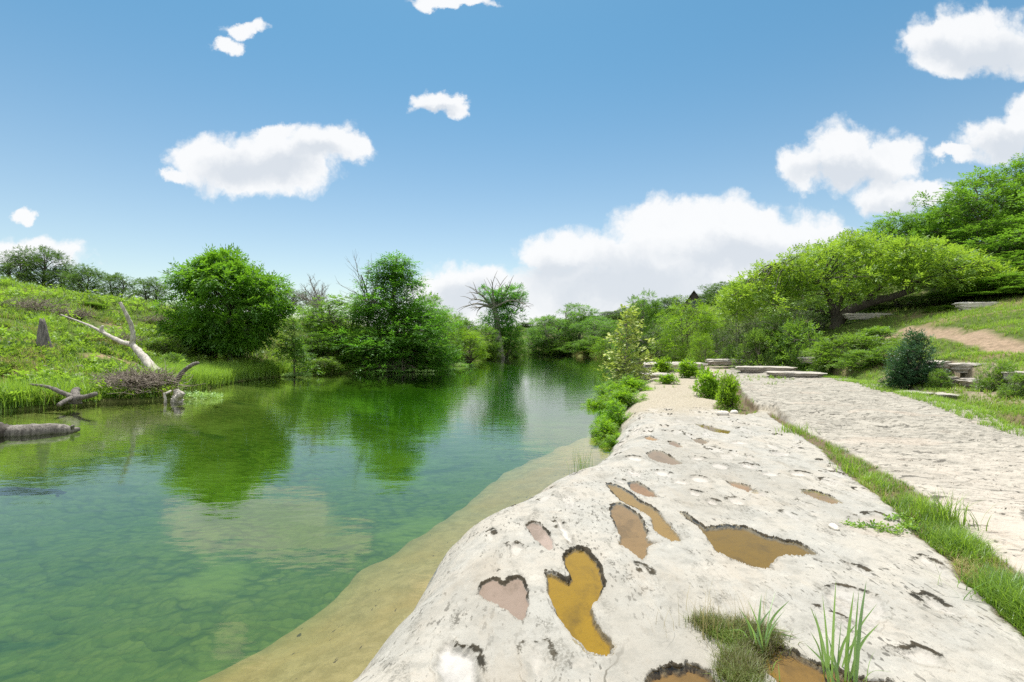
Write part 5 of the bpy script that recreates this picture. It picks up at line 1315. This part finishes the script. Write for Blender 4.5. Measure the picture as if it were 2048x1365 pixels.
floating('thin pale water plants at the foot of the white dead tree', 395, 796, 18.8, 1.8, .8, 160, 2)
floating('yellow green bushy water plant at the left shore past the conical tree', 918, 733, 46, 1.6, 1.2, 360, 3)
floating('scattered pale water weeds in front of the conical tree', 815, 748, 36, 4.5, 1.2, 120, 4)
# sunken stick by the ledge
limb_thing('sunken_stick', 'dark stick lying under water against the front of the ledge', 'stick', [('stick', [([(-.95, 3.12, -.06), (-1.08, 3.0, -.12), (-1.3, 2.88, -.16)], .012, .006)])], 'darkbark')

# ------------------------------------------------------------------ sky, clouds, sun
SUN_EL, SUN_AZ = 72.0, -10.0           # azimuth measured from +Y towards +X
w = bpy.data.worlds.new('World'); scn.world = w; w.use_nodes = True
T = w.node_tree; T.nodes.clear()
class WN:
    t = T
    def n(s, typ, **kw): return mknode(T, typ, **kw)
    def l(s, a, b): T.links.new(a, b)
N = WN()
sky = N.n('TexSky', sky_type='NISHITA', sun_disc=False, sun_elevation=R(SUN_EL), sun_rotation=R(SUN_AZ), altitude=300, air_density=1.0, dust_density=1.0, ozone_density=1.0)
gen = N.n('TexCoord').outputs['Generated']
sp = N.n('SeparateXYZ', ins={0: gen})
yy = math_(N, 'MAXIMUM', sp.outputs[1], .04)
uu, vv = math_(N, 'DIVIDE', sp.outputs[0], yy), math_(N, 'DIVIDE', sp.outputs[2], yy)
uv = N.n('CombineXYZ', ins={0: uu, 1: vv}).outputs[0]
wn = N.n('TexNoise', ins={'Vector': uv, 'Scale': 8.0, 'Detail': 8.0, 'Roughness': .62})
ws = N.n('VectorMath', operation='SUBTRACT', ins={0: wn.outputs[1], 1: (.5, .5, .5)})
wm = N.n('VectorMath', operation='MULTIPLY', ins={0: ws.outputs[0], 1: (.14, .11, 0)})
uvw = N.n('VectorMath', operation='ADD', ins={0: uv, 1: wm.outputs[0]}).outputs[0]
blobs = [(400, 310, 70, 45), (470, 325, 110, 62), (560, 320, 110, 66), (620, 295, 70, 40), (690, 285, 55, 32), (345, 345, 32, 16), (500, 360, 90, 34), (560, 268, 40, 24),
         (868, 198, 40, 22), (915, 204, 26, 22), (495, 66, 46, 14), (458, 97, 30, 16), (900, 3, 90, 12), (45, 432, 24, 16),
         (1880, 80, 82, 52), (1960, 75, 110, 66), (2060, 95, 90, 60), (1900, 125, 80, 34),
         (1610, 335, 56, 44), (1690, 315, 90, 62), (1770, 320, 76, 52), (1800, 385, 84, 40), (1870, 385, 60, 26), (1990, 280, 90, 40), (2060, 240, 60, 55), (1905, 308, 46, 16),
         (1110, 510, 62, 52), (1190, 510, 90, 54), (1270, 540, 140, 90), (1330, 450, 96, 56), (1440, 455, 110, 56), (1540, 470, 120, 60), (1620, 480, 100, 60), (1450, 560, 240, 100), (1200, 590, 180, 90), (1640, 560, 120, 80), (1100, 590, 80, 60),
         (930, 580, 100, 46), (990, 600, 90, 60), (870, 590, 60, 44), (60, 512, 90, 30), (130, 520, 56, 32), (-20, 505, 60, 24), (1500, 640, 300, 60), (1000, 660, 250, 50)]
fld = None
for cx, cy, rx, ry in blobs:
    mp = N.n('Mapping', vector_type='POINT', ins={'Vector': uvw})
    sx_, sy_ = F / rx, F / ry
    mp.inputs['Scale'].default_value = (sx_, sy_, 0); mp.inputs['Location'].default_value = (-(cx - HX) / F * sx_, -(HY - cy) / F * sy_, 0)
    ln = N.n('VectorMath', operation='LENGTH', ins={0: mp.outputs[0]}).outputs['Value']
    if fld is None: fld = ln
    else: fld = math_(N, 'SMOOTH_MIN', fld, ln, .25)
fine = noise(N, uvw, 20, 8, .66)
uvb = N.n('VectorMath', operation='ADD', ins={0: uv, 1: N.n('VectorMath', operation='SCALE', ins={0: ws.outputs[0], 'Scale': .05}).outputs[0]}).outputs[0]
vb = N.n('TexVoronoi', ins={'Vector': uvb, 'Scale': 13.0, 'Detail': 3.0, 'Roughness': .55, 'Lacunarity': 2.2}); vb.voronoi_dimensions = '2D'; vb.normalize = True
bil = math_(N, 'SUBTRACT', .36, vb.outputs['Distance'])
F1 = math_(N, 'ADD', math_(N, 'SUBTRACT', 1.05, fld), math_(N, 'ADD', math_(N, 'MULTIPLY', math_(N, 'SUBTRACT', fine, .5), .62), math_(N, 'MULTIPLY', bil, 1.0)))
dens = ramp(N, F1, -.10, .42)
front = ramp(N, sp.outputs[1], .05, .2)
dens = math_(N, 'MULTIPLY', math_(N, 'MULTIPLY', dens, front), .96)
fl2 = None
for cx, cy, rx, ry in [(1250, 575, 210, 70), (1500, 520, 220, 42), (1650, 535, 120, 50), (1450, 620, 300, 60), (1120, 545, 70, 30), (470, 340, 90, 36), (560, 335, 70, 30), (640, 310, 60, 20), (1980, 112, 110, 46), (1900, 105, 70, 30), (1690, 350, 120, 28), (1830, 410, 80, 20), (2020, 295, 80, 24), (960, 600, 90, 30), (80, 525, 70, 16), (885, 212, 40, 10)]:
    mp = N.n('Mapping', vector_type='POINT', ins={'Vector': uvw})
    mp.inputs['Scale'].default_value = (F / rx, F / ry, 0); mp.inputs['Location'].default_value = (-(cx - HX) / rx, -(HY - cy) / ry, 0)
    ln = N.n('VectorMath', operation='LENGTH', ins={0: mp.outputs[0]}).outputs['Value']
    fl2 = ln if fl2 is None else math_(N, 'SMOOTH_MIN', fl2, ln, .3)
thick = math_(N, 'MULTIPLY', ramp(N, math_(N, 'ADD', math_(N, 'SUBTRACT', 1.3, fl2), math_(N, 'MULTIPLY', math_(N, 'SUBTRACT', noise(N, uvw, 9, 6, .6), .5), 1.4)), -.1, 1.0), .85)
thick = math_(N, 'ADD', thick, math_(N, 'MULTIPLY', ramp(N, bil, .02, -.30), math_(N, 'MULTIPLY', ramp(N, F1, .2, .8), .22)), clamp=True)
ccol = mixc(N, thick, (6.5, 6.55, 6.6), (4.5, 4.85, 5.3))
SKYK = N.n('Mix', data_type='RGBA', blend_type='MULTIPLY'); SKYK.inputs[0].default_value = 1.0
N.l(sky.outputs[0], SKYK.inputs[6]); N.l(mixc(N, ramp(N, sp.outputs[2], .05, .56), (1.10, 1.06, .93), (.49, .87, .90)), SKYK.inputs[7])
allc = mixc(N, dens, SKYK.outputs[2], ccol)
# unseen bright clouds added overhead and behind the viewer for more fill light
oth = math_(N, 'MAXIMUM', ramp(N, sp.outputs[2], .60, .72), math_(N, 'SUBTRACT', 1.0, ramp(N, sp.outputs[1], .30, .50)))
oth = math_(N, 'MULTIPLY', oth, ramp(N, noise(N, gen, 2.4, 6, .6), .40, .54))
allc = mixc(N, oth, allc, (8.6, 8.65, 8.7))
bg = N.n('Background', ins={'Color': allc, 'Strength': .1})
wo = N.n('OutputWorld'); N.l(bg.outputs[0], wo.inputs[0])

ld = bpy.data.lights.new('sun', 'SUN'); ld.energy = 4.0; ld.angle = R(.5); ld.color = (1, .955, .88)
lo_ = bpy.data.objects.new('sun', ld); C.objects.link(lo_)
sd = Vector((math.sin(R(SUN_AZ)) * math.cos(R(SUN_EL)), math.cos(R(SUN_AZ)) * math.cos(R(SUN_EL)), math.sin(R(SUN_EL))))
lo_.rotation_euler = sd.to_track_quat('Z', 'Y').to_euler(); lo_.location = (0, 0, 60)

cam = bpy.data.cameras.new('camera'); co = bpy.data.objects.new('camera', cam); C.objects.link(co)
cam.sensor_width = 36; cam.lens = 36 * F / 2048; cam.shift_y = (HY - 682.5) / 2048; cam.clip_end = 6000; cam.clip_start = .05
co.location = (0, 0, CZ); co.rotation_euler = (R(90), 0, 0)
scn.camera = co
scn.view_settings.view_transform = 'Standard'; scn.view_settings.look = 'None'; scn.view_settings.exposure = .6; scn.view_settings.gamma = 1
cy = scn.cycles
cy.max_bounces = 8; cy.diffuse_bounces = 6; cy.glossy_bounces = 3; cy.transmission_bounces = 4; cy.transparent_max_bounces = 10; cy.volume_bounces = 0
cy.caustics_reflective = False; cy.caustics_refractive = False; cy.use_denoising = False
